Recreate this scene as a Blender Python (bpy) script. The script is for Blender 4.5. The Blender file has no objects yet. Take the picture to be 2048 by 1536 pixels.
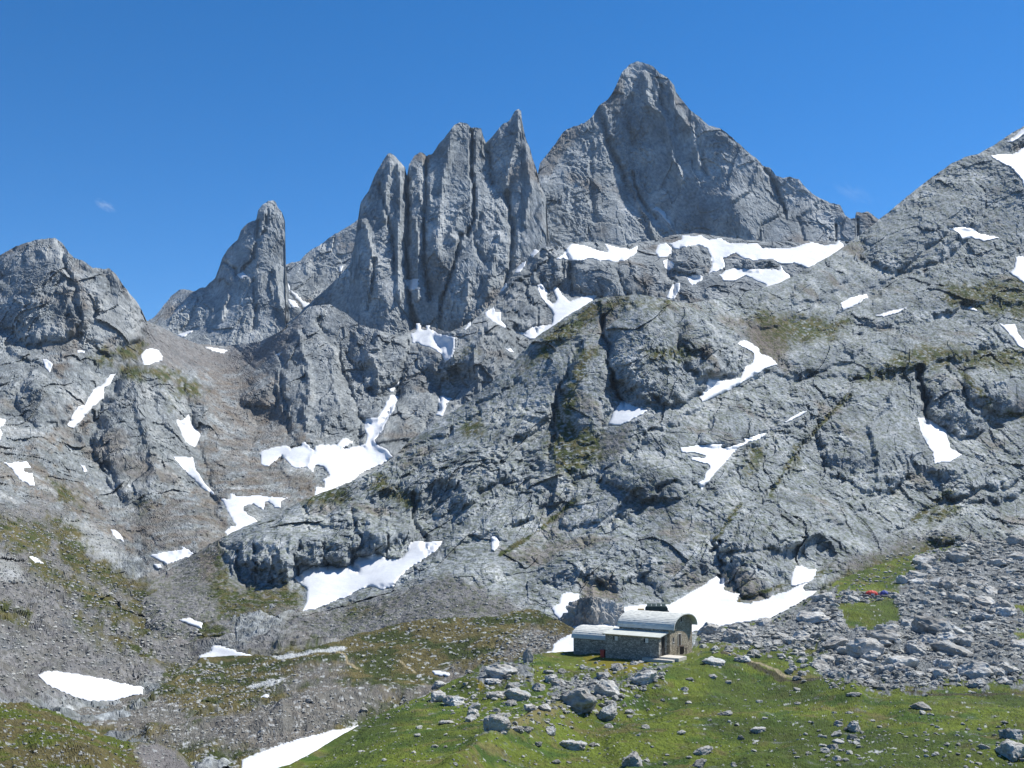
import bpy, math, numpy as np, random
from mathutils import Vector, Matrix, Euler
random.seed(5); RNG=np.random.default_rng(7)
S=bpy.context.scene
# ---------------------------------------------------------------- camera
FP=2196.0; PITCH=math.atan(232/FP)
cd=bpy.data.cameras.new('camera'); cam=bpy.data.objects.new('camera',cd); S.collection.objects.link(cam)
cd.sensor_width=36; cd.lens=36*FP/2048; cd.clip_start=0.5; cd.clip_end=30000
cam.location=(0,0,0); cam.rotation_euler=(math.radians(90)+PITCH,0,0); S.camera=cam
# ---------------------------------------------------------------- sky, sun, exposure
SUN_EL=math.radians(54); SUN_AZ=math.radians(62)     # behind the ridges, to the right
w=bpy.data.worlds.new('World'); S.world=w; w.use_nodes=True; nt=w.node_tree; nt.nodes.clear()
out=nt.nodes.new('ShaderNodeOutputWorld'); bg=nt.nodes.new('ShaderNodeBackground'); sk=nt.nodes.new('ShaderNodeTexSky')
sk.sky_type='NISHITA'; sk.sun_disc=False; sk.sun_elevation=SUN_EL; sk.sun_rotation=SUN_AZ
sk.altitude=2000; sk.air_density=0.8; sk.dust_density=0.3; sk.ozone_density=4.0
hs=nt.nodes.new('ShaderNodeHueSaturation'); hs.inputs['Saturation'].default_value=1.31; hs.inputs['Hue'].default_value=0.5
nt.links.new(sk.outputs[0],hs.inputs['Color']); nt.links.new(hs.outputs[0],bg.inputs[0]); nt.links.new(bg.outputs[0],out.inputs[0])
bg.inputs[1].default_value=0.082
sl=bpy.data.lights.new('sun','SUN'); sl.energy=3.6; sl.angle=math.radians(0.5); sl.color=(1,.97,.91)
so=bpy.data.objects.new('sun',sl); S.collection.objects.link(so)
SD=Vector((math.cos(SUN_EL)*math.sin(SUN_AZ),math.cos(SUN_EL)*math.cos(SUN_AZ),math.sin(SUN_EL)))
so.rotation_euler=SD.to_track_quat('Z','Y').to_euler()
S.view_settings.view_transform='Standard'; S.view_settings.look='None'; S.view_settings.gamma=1
S.view_settings.use_curve_mapping=False; S.view_settings.exposure=1.02
S.render.engine='CYCLES'
# ---------------------------------------------------------------- picture rays
cp,sp=math.cos(PITCH),math.sin(PITCH)
def ray(px,py):
    a=(np.asarray(px,float)-1024)/FP; b=(768-np.asarray(py,float))/FP
    y=cp-b*sp; z=sp+b*cp
    return a/y, z/y           # point = Y*(A,1,K)
def P3(px,py,Y):
    A,K=ray(px,py); return Vector((float(A)*Y,Y,float(K)*Y))
# ---------------------------------------------------------------- noise
_p=RNG.permutation(256); PERM=np.concatenate([_p,_p,_p]).astype(np.int32)
_g=RNG.normal(size=(256,3)); GR=(_g/np.linalg.norm(_g,axis=1)[:,None]).astype(np.float32)
def perlin(x,y,z):
    x=np.asarray(x,np.float32);y=np.asarray(y,np.float32);z=np.asarray(z,np.float32)
    xi=np.floor(x);yi=np.floor(y);zi=np.floor(z); xf=x-xi;yf=y-yi;zf=z-zi
    X=xi.astype(np.int32)&255;Y=yi.astype(np.int32)&255;Z=zi.astype(np.int32)&255
    u=xf*xf*xf*(xf*(xf*6-15)+10);v=yf*yf*yf*(yf*(yf*6-15)+10);w=zf*zf*zf*(zf*(zf*6-15)+10)
    def c(i,j,k):
        h=PERM[PERM[PERM[(X+i)&255]+((Y+j)&255)]+((Z+k)&255)]
        g=GR[h]; return g[...,0]*(xf-i)+g[...,1]*(yf-j)+g[...,2]*(zf-k)
    L=lambda a,b,t:a+t*(b-a)
    return 1.5*L(L(L(c(0,0,0),c(1,0,0),u),L(c(0,1,0),c(1,1,0),u),v),L(L(c(0,0,1),c(1,0,1),u),L(c(0,1,1),c(1,1,1),u),v),w)
def fbm(x,y,z,o=4,g=.5,l=2.03):
    s=0;a=1
    for i in range(o): s=s+a*perlin(x+i*17.3,y-i*9.1,z+i*4.7); x,y,z=x*l,y*l,z*l; a*=g
    return s
def ridged(x,y,z,o=3,g=.5,l=2.1):
    s=0;a=1;wt=1
    for i in range(o):
        n=1-np.abs(perlin(x+i*11.3,y+i*5.1,z-i*7.7))*1.9; n=n*np.abs(n)*1.0
        s=s+a*n*wt; wt=np.clip(n*1.4,0,1); x,y,z=x*l,y*l,z*l; a*=g
    return s-.6
def facet(x,y,z,jump=.5):
    """blocky rock: every cell of a jittered lattice is one tilted plane"""
    x=np.asarray(x,np.float32);y=np.asarray(y,np.float32);z=np.asarray(z,np.float32)
    X=np.floor(x-.5).astype(np.int32);Y=np.floor(y-.5).astype(np.int32);Z=np.floor(z-.5).astype(np.int32)
    best=np.full(x.shape,9e9,np.float32);out=np.zeros(x.shape,np.float32)
    for i in (0,1):
        for j in (0,1):
            for k in (0,1):
                h=PERM[PERM[PERM[(X+i)&255]+((Y+j)&255)]+((Z+k)&255)]; g=GR[h]
                dx=x-(X+i+.5+g[...,0]*.42);dy=y-(Y+j+.5+g[...,1]*.42);dz=z-(Z+k+.5+g[...,2]*.42); d=dx*dx+dy*dy+dz*dz
                g2=GR[(h*7+13)&255]; v=g2[...,0]*dx+g2[...,1]*dy+g2[...,2]*dz+jump*g[...,1]; m=d<best
                best=np.where(m,d,best); out=np.where(m,v,out)
    return out
# ---------------------------------------------------------------- 2-D helpers
def segdist(px,py,pts,closed=False):
    P=[tuple(p) for p in pts]
    if closed: P=P+[P[0]]
    best=np.full(np.shape(px),1e9); side=np.zeros(np.shape(px))
    for (x0,y0),(x1,y1) in zip(P[:-1],P[1:]):
        dx,dy=x1-x0,y1-y0; L2=dx*dx+dy*dy+1e-9
        t=np.clip(((px-x0)*dx+(py-y0)*dy)/L2,0,1)
        d=np.hypot(px-x0-t*dx,py-y0-t*dy); m=d<best
        best=np.where(m,d,best); side=np.where(m,np.sign(dx*(py-y0)-dy*(px-x0)),side)
    return best,side
def inside(px,py,pts):
    P=list(pts); c=np.zeros(np.shape(px),bool); j=len(P)-1
    for i in range(len(P)):
        xi,yi=P[i];xj,yj=P[j]
        if yi!=yj:
            m=((yi>py)!=(yj>py))&(px<(xj-xi)*(py-yi)/(yj-yi)+xi); c^=m
        j=i
    return c
def sdf(px,py,pts):
    px=np.asarray(px,float);py=np.asarray(py,float)
    xs=[p[0] for p in pts];ys=[p[1] for p in pts]; R=90
    m=(px>min(xs)-R)&(px<max(xs)+R)&(py>min(ys)-R)&(py<max(ys)+R)
    out=np.full(px.shape,200.0)
    if m.any():
        a=px[m];b=py[m]; d,_=segdist(a,b,pts,True); out[m]=np.where(inside(a,b,pts),-d,d)
    return out
def sstep(a,b,x): t=np.clip((x-a)/(b-a),0,1); return t*t*(3-2*t)
def jit(px,py,a=3.0):
    return a*(perlin(px/22,py/22,px*0+3.3)+.7*perlin(px/9,py/9,px*0+8.1)+.4*perlin(px/4.3,py/4.3,px*0+1.1))
def pl(x,pts):
    return np.interp(x,[p[0] for p in pts],[p[1] for p in pts])
# ---------------------------------------------------------------- materials
def mat(name,rough=.9,spec=.2):
    m=bpy.data.materials.new(name); m.use_nodes=True; b=m.node_tree.nodes['Principled BSDF']
    b.inputs['Roughness'].default_value=rough; b.inputs['Specular IOR Level'].default_value=spec
    return m,m.node_tree,b
def node(t,ty,**k):
    n=t.nodes.new(ty)
    for a,b in k.items():
        if a in n.inputs: n.inputs[a].default_value=b
        else: setattr(n,a,b)
    return n
def terrain_mat(name,scales,bump,bd):
    m,t,b=mat(name,.95,.15)
    at=node(t,'ShaderNodeAttribute',attribute_name='Col'); tc=node(t,'ShaderNodeTexCoord')
    prev=at.outputs['Color']
    for sc,lo,hi in scales:
        n=node(t,'ShaderNodeTexNoise',Scale=sc,Detail=6.0,Roughness=.65); t.links.new(tc.outputs['Object'],n.inputs['Vector'])
        r=node(t,'ShaderNodeMapRange'); r.inputs[1].default_value=.3;r.inputs[2].default_value=.7;r.inputs[3].default_value=lo;r.inputs[4].default_value=hi
        t.links.new(n.outputs[0],r.inputs[0])
        v=node(t,'ShaderNodeVectorMath',operation='SCALE'); t.links.new(prev,v.inputs[0]); t.links.new(r.outputs[0],v.inputs['Scale']); prev=v.outputs[0]
    t.links.new(prev,b.inputs['Base Color'])
    n=node(t,'ShaderNodeTexNoise',Scale=bump,Detail=8.0,Roughness=.7); t.links.new(tc.outputs['Object'],n.inputs['Vector'])
    bu=node(t,'ShaderNodeBump',Strength=.9,Distance=bd); t.links.new(n.outputs[0],bu.inputs['Height']); t.links.new(bu.outputs[0],b.inputs['Normal'])
    return m
M_far=terrain_mat('far_limestone',[(.03,.82,1.18),(.35,.8,1.2)],.5,1.2)
M_mid=terrain_mat('slab_limestone',[(.06,.82,1.18),(.8,.75,1.25)],1.0,.6)
M_near=terrain_mat('alpine_ground',[(.25,.85,1.15),(3.0,.7,1.3)],4.0,.18)
def simple(name,col,rough=.85,nscale=4,var=.25,bump=0,spec=.2,metal=0):
    m,t,b=mat(name,rough,spec); b.inputs['Metallic'].default_value=metal
    tc=node(t,'ShaderNodeTexCoord'); n=node(t,'ShaderNodeTexNoise',Scale=nscale,Detail=6.0,Roughness=.6); t.links.new(tc.outputs['Object'],n.inputs['Vector'])
    r=node(t,'ShaderNodeValToRGB'); r.color_ramp.elements[0].position=.3; r.color_ramp.elements[1].position=.7
    r.color_ramp.elements[0].color=tuple(c*(1-var) for c in col)+(1,); r.color_ramp.elements[1].color=tuple(min(1,c*(1+var)) for c in col)+(1,)
    t.links.new(n.outputs[0],r.inputs[0]); t.links.new(r.outputs[0],b.inputs['Base Color'])
    if bump:
        bu=node(t,'ShaderNodeBump',Strength=.8,Distance=bump); t.links.new(n.outputs[0],bu.inputs['Height']); t.links.new(bu.outputs[0],b.inputs['Normal'])
    return m
M_snow=simple('old_snow',(.64,.655,.67),.6,.12,.10,.5,.3)
_t=M_snow.node_tree; _b=_t.nodes['Principled BSDF']; _l=_b.inputs['Base Color'].links[0].from_socket; _n=node(_t,'ShaderNodeTexNoise',Scale=.9,Detail=8.0,Roughness=.75); _r=node(_t,'ShaderNodeMapRange'); _r.inputs[1].default_value=.56;_r.inputs[2].default_value=.72;_r.inputs[3].default_value=1.0;_r.inputs[4].default_value=.72
_v=node(_t,'ShaderNodeVectorMath',operation='SCALE'); _t.links.new(_n.outputs[0],_r.inputs[0]); _t.links.new(_r.outputs[0],_v.inputs['Scale']); _t.links.new(_l,_v.inputs[0]); _t.links.new(_v.outputs[0],_b.inputs['Base Color'])
# ---------------------------------------------------------------- mesh output
def add_mesh(name,V,F,mats,cols=None,smooth=False,parent=None):
    me=bpy.data.meshes.new(name); V=np.asarray(V,np.float32); F=np.asarray(F,np.int32); k=F.shape[1]
    me.vertices.add(len(V)); me.vertices.foreach_set('co',V.ravel())
    me.loops.add(F.size); me.loops.foreach_set('vertex_index',F.ravel())
    me.polygons.add(len(F)); me.polygons.foreach_set('loop_start',np.arange(0,F.size,k,dtype=np.int32))
    me.polygons.foreach_set('loop_total',np.full(len(F),k,np.int32))
    me.polygons.foreach_set('use_smooth',np.full(len(F),smooth,bool))
    me.update(calc_edges=True)
    if cols is not None:
        a=me.color_attributes.new('Col','FLOAT_COLOR','POINT'); c=np.ones((len(V),4),np.float32); c[:,:3]=cols; a.data.foreach_set('color',c.ravel())
    me.materials.append(mats); o=bpy.data.objects.new(name,me); S.collection.objects.link(o)
    if parent: o.parent=parent
    return o
def tag(o,label=None,cat=None,group=None,kind=None):
    if label:o['label']=label
    if cat:o['category']=cat
    if group:o['group']=group
    if kind:o['kind']=kind
    return o
# ---------------------------------------------------------------- snow outlines (traced from zoomed views: origin tag + view coordinates)
ORG={'1':(0,380),'2':(600,80),'3':(1200,80),'4':(1348,240),'A':(600,500),'B':(1348,700),'C':(0,800),'D':(0,1011),'E':(600,1011),'F':(1348,1011)}
Zs=700/2048
def zc(tagc,pts):
    if tagc=='p': return [(float(a),float(b)) for a,b in pts]
    ox,oy=ORG[tagc]; return [(ox+a*Zs,oy+b*Zs) for a,b in pts]
SNOW=[
('1',[(1390,495),(1420,485),(1445,505),(1410,520)],'tiny snow patch high on the lone rock spire'),
('1',[(1665,538),(1690,550),(1700,585),(1740,610),(1770,650),(1812,668),(1800,690),(1775,690),(1745,650),(1710,610),(1680,570)],'narrow snow streak running down right of the lone spire'),
('1',[(1688,642),(1720,648),(1755,690),(1712,685),(1700,665)],'small snow wedge just left of the foot of the spire streak'),
('1',[(1985,450),(2008,445),(2002,478),(1982,482)],'snow speck on the shoulder left of the first tower'),
('1',[(1040,852),(1080,832),(1145,818),(1100,845),(1065,862)],'thin shaded snow sliver in the gap between left mountain and spire'),
('1',[(1205,920),(1250,925),(1330,938),(1310,958),(1240,940)],'flat snow strip on the scree saddle below the spire'),
('1',[(825,970),(850,940),(890,928),(930,940),(952,975),(945,1000),(910,1008),(870,1022),(840,1020),(825,990)],'rounded snow patch on dark scree under the left mountain'),
('1',[(245,990),(280,992),(308,1020),(290,1070),(265,1040)],'small snow triangle on the left mountain flank'),
('1',[(680,1075),(645,1130),(612,1160),(608,1220),(540,1270),(490,1330),(430,1392),(388,1380),(430,1310),(460,1270),(500,1260),(520,1210),(560,1160),(610,1130),(640,1080)],'long slanting snow gully left of the brown scree'),
('1',[(1035,1345),(1070,1352),(1105,1315),(1120,1370),(1175,1435),(1140,1505),(1090,1470),(1060,1420),(1045,1380)],'upright snow patch in a dark cleft above the brown scree'),
('1',[(-60,1335),(0,1335),(35,1345),(20,1375),(0,1385),(-60,1380)],'upper small snow patch at the left edge of the photo'),
('1',[(-60,1400),(0,1390),(18,1425),(0,1458),(-60,1458)],'lower small snow patch at the left edge of the photo'),
('1',[(1610,965),(1650,945),(1643,972)],'snow speck on the ledge below the scree saddle'),
('1',[(452,940),(495,940),(490,954),(458,952)],'tiny snow speck above the small snow triangle'),
('C',[(20,365),(60,368),(95,360),(160,362),(180,395),(140,400),(140,420),(190,430),(198,500),(170,500),(120,465),(70,410)],'ragged snow patch on the left scree slope with a rock in it'),
('C',[(472,380),(495,385),(507,418),(488,418)],'small snow speck right of the ragged left snow patch'),
('C',[(1002,328),(1130,335),(1135,375),(1145,400),(1175,450),(1210,500),(1250,548),(1200,525),(1130,460),(1070,400)],'tapering snow tongue pointing down along brown scree'),
('C',[(1295,580),(1345,578),(1345,548),(1370,550),(1375,565),(1480,560),(1560,565),(1680,575),(1640,590),(1640,630),(1610,630),(1570,592),(1545,600),(1540,640),(1480,610),(1420,620),(1425,650),(1470,680),(1508,715),(1480,745),(1420,770),(1370,785),(1330,800),(1322,775),(1350,740),(1378,738),(1365,710),(1345,670),(1320,630)],'scalloped L shaped snow field below the large basin snow field'),
('p',[(520,909),(523,902),(554,894),(574,891),(581,899),(601,892),(608,885),(629,902),(632,892),(670,890),(692,877),(703,885),(686,896),(690,899),(715,892),(731,888),(735,870),(729,860),(733,838),(757,834),(770,812),(780,788),(796,794),(790,812),(783,825),(770,848),(765,862),(750,880),(758,893),(772,898),(784,916),(760,930),(727,944),(700,965),(660,982),(629,998),(632,974),(653,976),(648,959),(663,952),(649,935),(632,930),(625,942),(612,935),(588,937),(564,909),(537,933),(523,928)],'large snow field in the basin with a narrow arm climbing its right side'),
('A',[(500,808),(540,805),(595,760),(545,832),(528,835)],'thin snow tail above the arm of the large basin snow field'),
('A',[(790,965),(820,930),(815,855),(840,855),(885,870),(850,900),(850,935),(830,970)],'small forked snow patch on dark rock right of the basin'),
('A',[(650,490),(680,480),(685,435),(700,435),(705,465),(740,465),(742,445),(752,447),(755,465),(810,490),(850,502),(905,508),(905,570),(885,630),(850,652),(840,620),(770,575),(720,560),(690,545),(655,545)],'half shaded snow fan at the foot of the rock towers'),
('A',[(612,175),(695,170),(690,230),(640,247)],'shaded blue snow pocket high in the gully of the towers'),
('A',[(956,464),(995,426),(1000,440),(970,467)],'small snow dash beside the foot of the towers'),
('A',[(1080,370),(1125,345),(1135,335),(1140,365),(1175,365),(1175,410),(1205,450),(1150,430),(1100,390)],'jagged snow patch left of the cracked pyramid block'),
('A',[(1385,205),(1415,198),(1445,240),(1440,290),(1480,320),(1505,290),(1478,220),(1500,215),(1530,265),(1580,300),(1690,262),(1740,268),(1710,300),(1640,350),(1560,390),(1490,450),(1400,510),(1350,520),(1300,500),(1265,485),(1330,470),(1360,450),(1470,435),(1485,380),(1440,310),(1400,260)],'forked snow field curving down right of the cracked pyramid block'),
('A',[(1258,134),(1290,90),(1320,68),(1312,92),(1282,132)],'short snow dash in the gully right of the towers'),
('A',[(1168,248),(1205,192),(1215,200),(1185,245)],'thin snow sliver in the lower gully right of the towers'),
('A',[(1352,30),(1372,2),(1394,8),(1362,36)],'tiny snow patch under the foot of the last tower'),
('A',[(1205,578),(1235,578),(1248,597),(1220,592)],'tiny snow dash on the rocks under the forked snow field'),
('2',[(1500,1280),(1540,1255),(1570,1215),(1600,1195),(1680,1205),(1740,1235),(1790,1245),(1820,1250),(1785,1195),(1870,1215),(1940,1225),(1972,1210),(1960,1255),(1900,1285),(1850,1298),(1760,1290),(1700,1275),(1640,1290),(1560,1285)],'half shaded snow strip at the left foot of the great peak'),
('3',[(302,995),(335,978),(380,1010),(390,1045),(410,1060),(422,1102),(405,1080),(370,1040),(340,1005)],'curved snow ribbon on the wall of the great peak'),
('3',[(322,1240),(340,1200),(385,1188),(412,1210),(418,1250),(380,1270),(345,1268)],'round snow patch left of the dark knob under the great peak'),
('3',[(365,1295),(395,1285),(432,1310),(430,1335),(400,1355),(375,1330)],'small snow patch below the round one'),
('3',[(392,1505),(425,1430),(465,1425),(460,1460),(435,1512)],'short upright snow dash above the domed ridge'),
('3',[(498,1388),(540,1378),(605,1380),(590,1410),(540,1437),(525,1425)],'small ragged snow patch below the dark knob'),
('3',[(400,1190),(480,1172),(485,1145),(590,1148),(640,1170),(710,1162),(740,1185),(850,1195),(920,1192),(950,1215),(1020,1222),(1110,1220),(1160,1208),(1240,1188),(1320,1205),(1380,1200),(1400,1178),(1425,1205),(1380,1250),(1300,1290),(1215,1335),(1190,1320),(1130,1305),(1060,1310),(1010,1285),(890,1290),(830,1270),(790,1245),(720,1280),(728,1330),(710,1345),(640,1362),(660,1320),(650,1270),(630,1220),(560,1190),(520,1205),(440,1225)],'wide snow field along the foot of the great peak'),
('3',[(700,1375),(740,1345),(800,1338),(900,1345),(1000,1345),(1050,1345),(1055,1320),(1075,1345),(1115,1390),(1060,1430),(1000,1450),(955,1468),(970,1435),(900,1400),(850,1380),(790,1408),(720,1410)],'second snow field just below the widest one under the great peak'),
('4',[(1945,128),(1990,95),(2048,50),(2150,0),(2150,20),(2048,82),(2000,120),(1960,135)],'snow sliver on the crest at the top right corner'),
('4',[(1840,208),(1900,205),(1980,200),(2048,160),(2200,150),(2200,420),(2048,412),(2035,350),(1990,300),(1960,270),(1890,235)],'large snow field at the right edge near the crest'),
('4',[(1600,632),(1700,628),(1745,630),(1780,665),(1860,682),(1900,688),(1810,712),(1740,690),(1690,695),(1660,655)],'wing shaped snow patch below the crest of the right ridge'),
('4',[(1960,895),(1990,870),(2000,800),(2048,800),(2200,810),(2200,980),(2048,955),(2020,930)],'snow patch at the right edge halfway down the ridge'),
('4',[(975,1070),(1020,1045),(1130,1020),(1130,1040),(1060,1085),(990,1115)],'leaf shaped snow patch on the middle of the right ridge'),
('4',[(1170,1148),(1260,1120),(1360,1100),(1300,1130),(1230,1148)],'thin snow blade right of the leaf shaped patch'),
('4',[(1690,1095),(1750,1100),(1825,1140),(1770,1122)],'faint curved snow streak near the right edge'),
('4',[(1890,1180),(1930,1200),(1995,1195),(2020,1260),(2048,1290),(2200,1300),(2200,1380),(2048,1335),(2010,1320),(1970,1260)],'ragged snow band at the right edge below the faint streak'),
('p',[(1474,687),(1488,680),(1498,684),(1517,696),(1521,708),(1541,715),(1554,729),(1530,738),(1500,757),(1470,775),(1430,795),(1404,804),(1398,795),(1413,775),(1416,759),(1450,760),(1480,755),(1490,735),(1505,725),(1510,708),(1490,695)],'hooked snow patch behind the big dome'),
('B',[(635,432),(700,383),(780,355),(740,388),(680,418)],'thin snow dash above the branching snow patch'),
('B',[(35,575),(140,560),(285,548),(280,570),(380,555),(420,540),(400,518),(470,505),(535,488),(530,505),(440,540),(380,570),(350,600),(300,660),(240,720),(190,780),(160,818),(138,775),(175,760),(185,715),(215,690),(205,665),(150,660),(100,640),(110,625),(180,635),(190,620),(110,600),(45,598)],'branching snow patch in the slabs below the big dome'),
('B',[(1425,400),(1450,392),(1530,430),(1595,475),(1600,530),(1620,570),(1680,612),(1620,655),(1525,665),(1515,600),(1480,560),(1445,480)],'boot shaped snow patch under the deep gully on the right'),
('A',[(1755,1030),(1800,1025),(1830,960),(1880,878),(1940,910),(2035,940),(1960,985),(1870,1025)],'triangular snow patch at the foot of the big dome'),
('E',[(1120,185),(1145,180),(1165,200),(1160,235),(1135,265),(1120,255),(1128,220)],'little isolated snow patch on the slabs left of the refuge'),
('p',[(588,1156),(601,1148),(615,1139),(625,1133),(649,1134),(662,1131),(675,1139),(706,1129),(716,1114),(737,1114),(750,1107),(767,1114),(781,1120),(802,1117),(815,1103),(819,1085),(829,1083),(853,1085),(877,1083),(885,1081),(880,1092),(870,1103),(850,1117),(822,1134),(798,1155),(785,1172),(764,1179),(744,1173),(716,1180),(696,1192),(668,1204),(634,1216),(604,1224),(612,1209),(615,1175),(595,1165)],'big snow field sweeping up right below the rocky buttress'),
('E',[(1465,600),(1520,570),(1530,520),(1580,508),(1635,520),(1630,550),(1570,590),(1600,595),(1585,640),(1600,680),(1700,690),(1800,685),(1880,650),(1895,600),(1940,585),(2010,585),(2048,588),(2166,580),(2268,520),(2370,460),(2414,425),(2443,412),(2487,430),(2475,495),(2575,520),(2551,568),(2633,576),(2750,538),(2867,495),(2925,465),(2970,450),(2940,480),(2955,497),(3037,500),(2925,568),(2750,664),(2546,690),(2340,730),(2200,760),(1640,745),(1600,720),(1520,670)],'long snow field behind the stone refuge'),
('F',[(680,470),(690,400),(720,360),(750,352),(790,375),(832,372),(830,405),(800,445),(760,455),(700,475)],'shaded blue snow patch under the overhanging cliff'),
('E',[(1430,860),(1480,855),(1480,815),(1560,770),(1610,745),(1680,770),(1680,870),(1500,880)],'snow patch left of the refuge behind the grass bank'),
('D',[(222,995),(260,968),(380,975),(520,1000),(660,1030),(760,1055),(835,1065),(825,1100),(760,1118),(640,1145),(540,1150),(450,1130),(380,1095),(300,1065),(255,1035)],'oval snow patch on the valley floor at lower left'),
('D',[(1170,885),(1230,860),(1250,825),(1310,828),(1400,860),(1475,880),(1420,905),(1180,910)],'flat based snow triangle in the valley centre left'),
('D',[(1050,670),(1110,658),(1180,685),(1182,720),(1110,700)],'small ragged snow patch on the valley slope above the flat based one'),
('C',[(885,910),(960,890),(1020,885),(1075,875),(1050,845),(1090,870),(1135,900),(1080,925),(980,962),(925,930)],'spiky snow patch in the notch at the valley head'),
('C',[(900,960),(940,966),(945,980),(920,985)],'snow speck just below the spiky notch patch'),
('C',[(648,758),(680,770),(720,810),(720,828),(680,805)],'small slanted snow dash on the brown left slope'),
('C',[(178,920),(220,930),(254,956),(215,947)],'small snow dash above the grass stripe at left'),
('E',[(775,968),(830,970),(875,987),(860,997),(785,994)],'tiny flat snow patch below the brown green hill'),
('p',[(480,1560),(484,1520),(506,1510),(547,1496),(588,1483),(632,1472),(670,1460),(700,1455),(715,1450),(720,1465),(683,1490),(649,1510),(615,1530),(581,1550),(560,1565)],'long snow strip at the bottom behind the green slope'),
('D',[(1528,1122),(1555,1106),(1578,1110),(1562,1124)],'snow speck by the pale slab in the valley'),
]
SN=[(zc(t,p),l) for t,p,l in SNOW]
ALLS=None
def snow_s(px,py):
    """signed distance to the nearest snow outline, roughened"""
    s=np.full(np.shape(px),200.0)
    for p,_ in SN: s=np.minimum(s,sdf(px,py,p))
    return s+jit(px,py,2.2)*np.clip(1-np.abs(s)/12,0,1)
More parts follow.
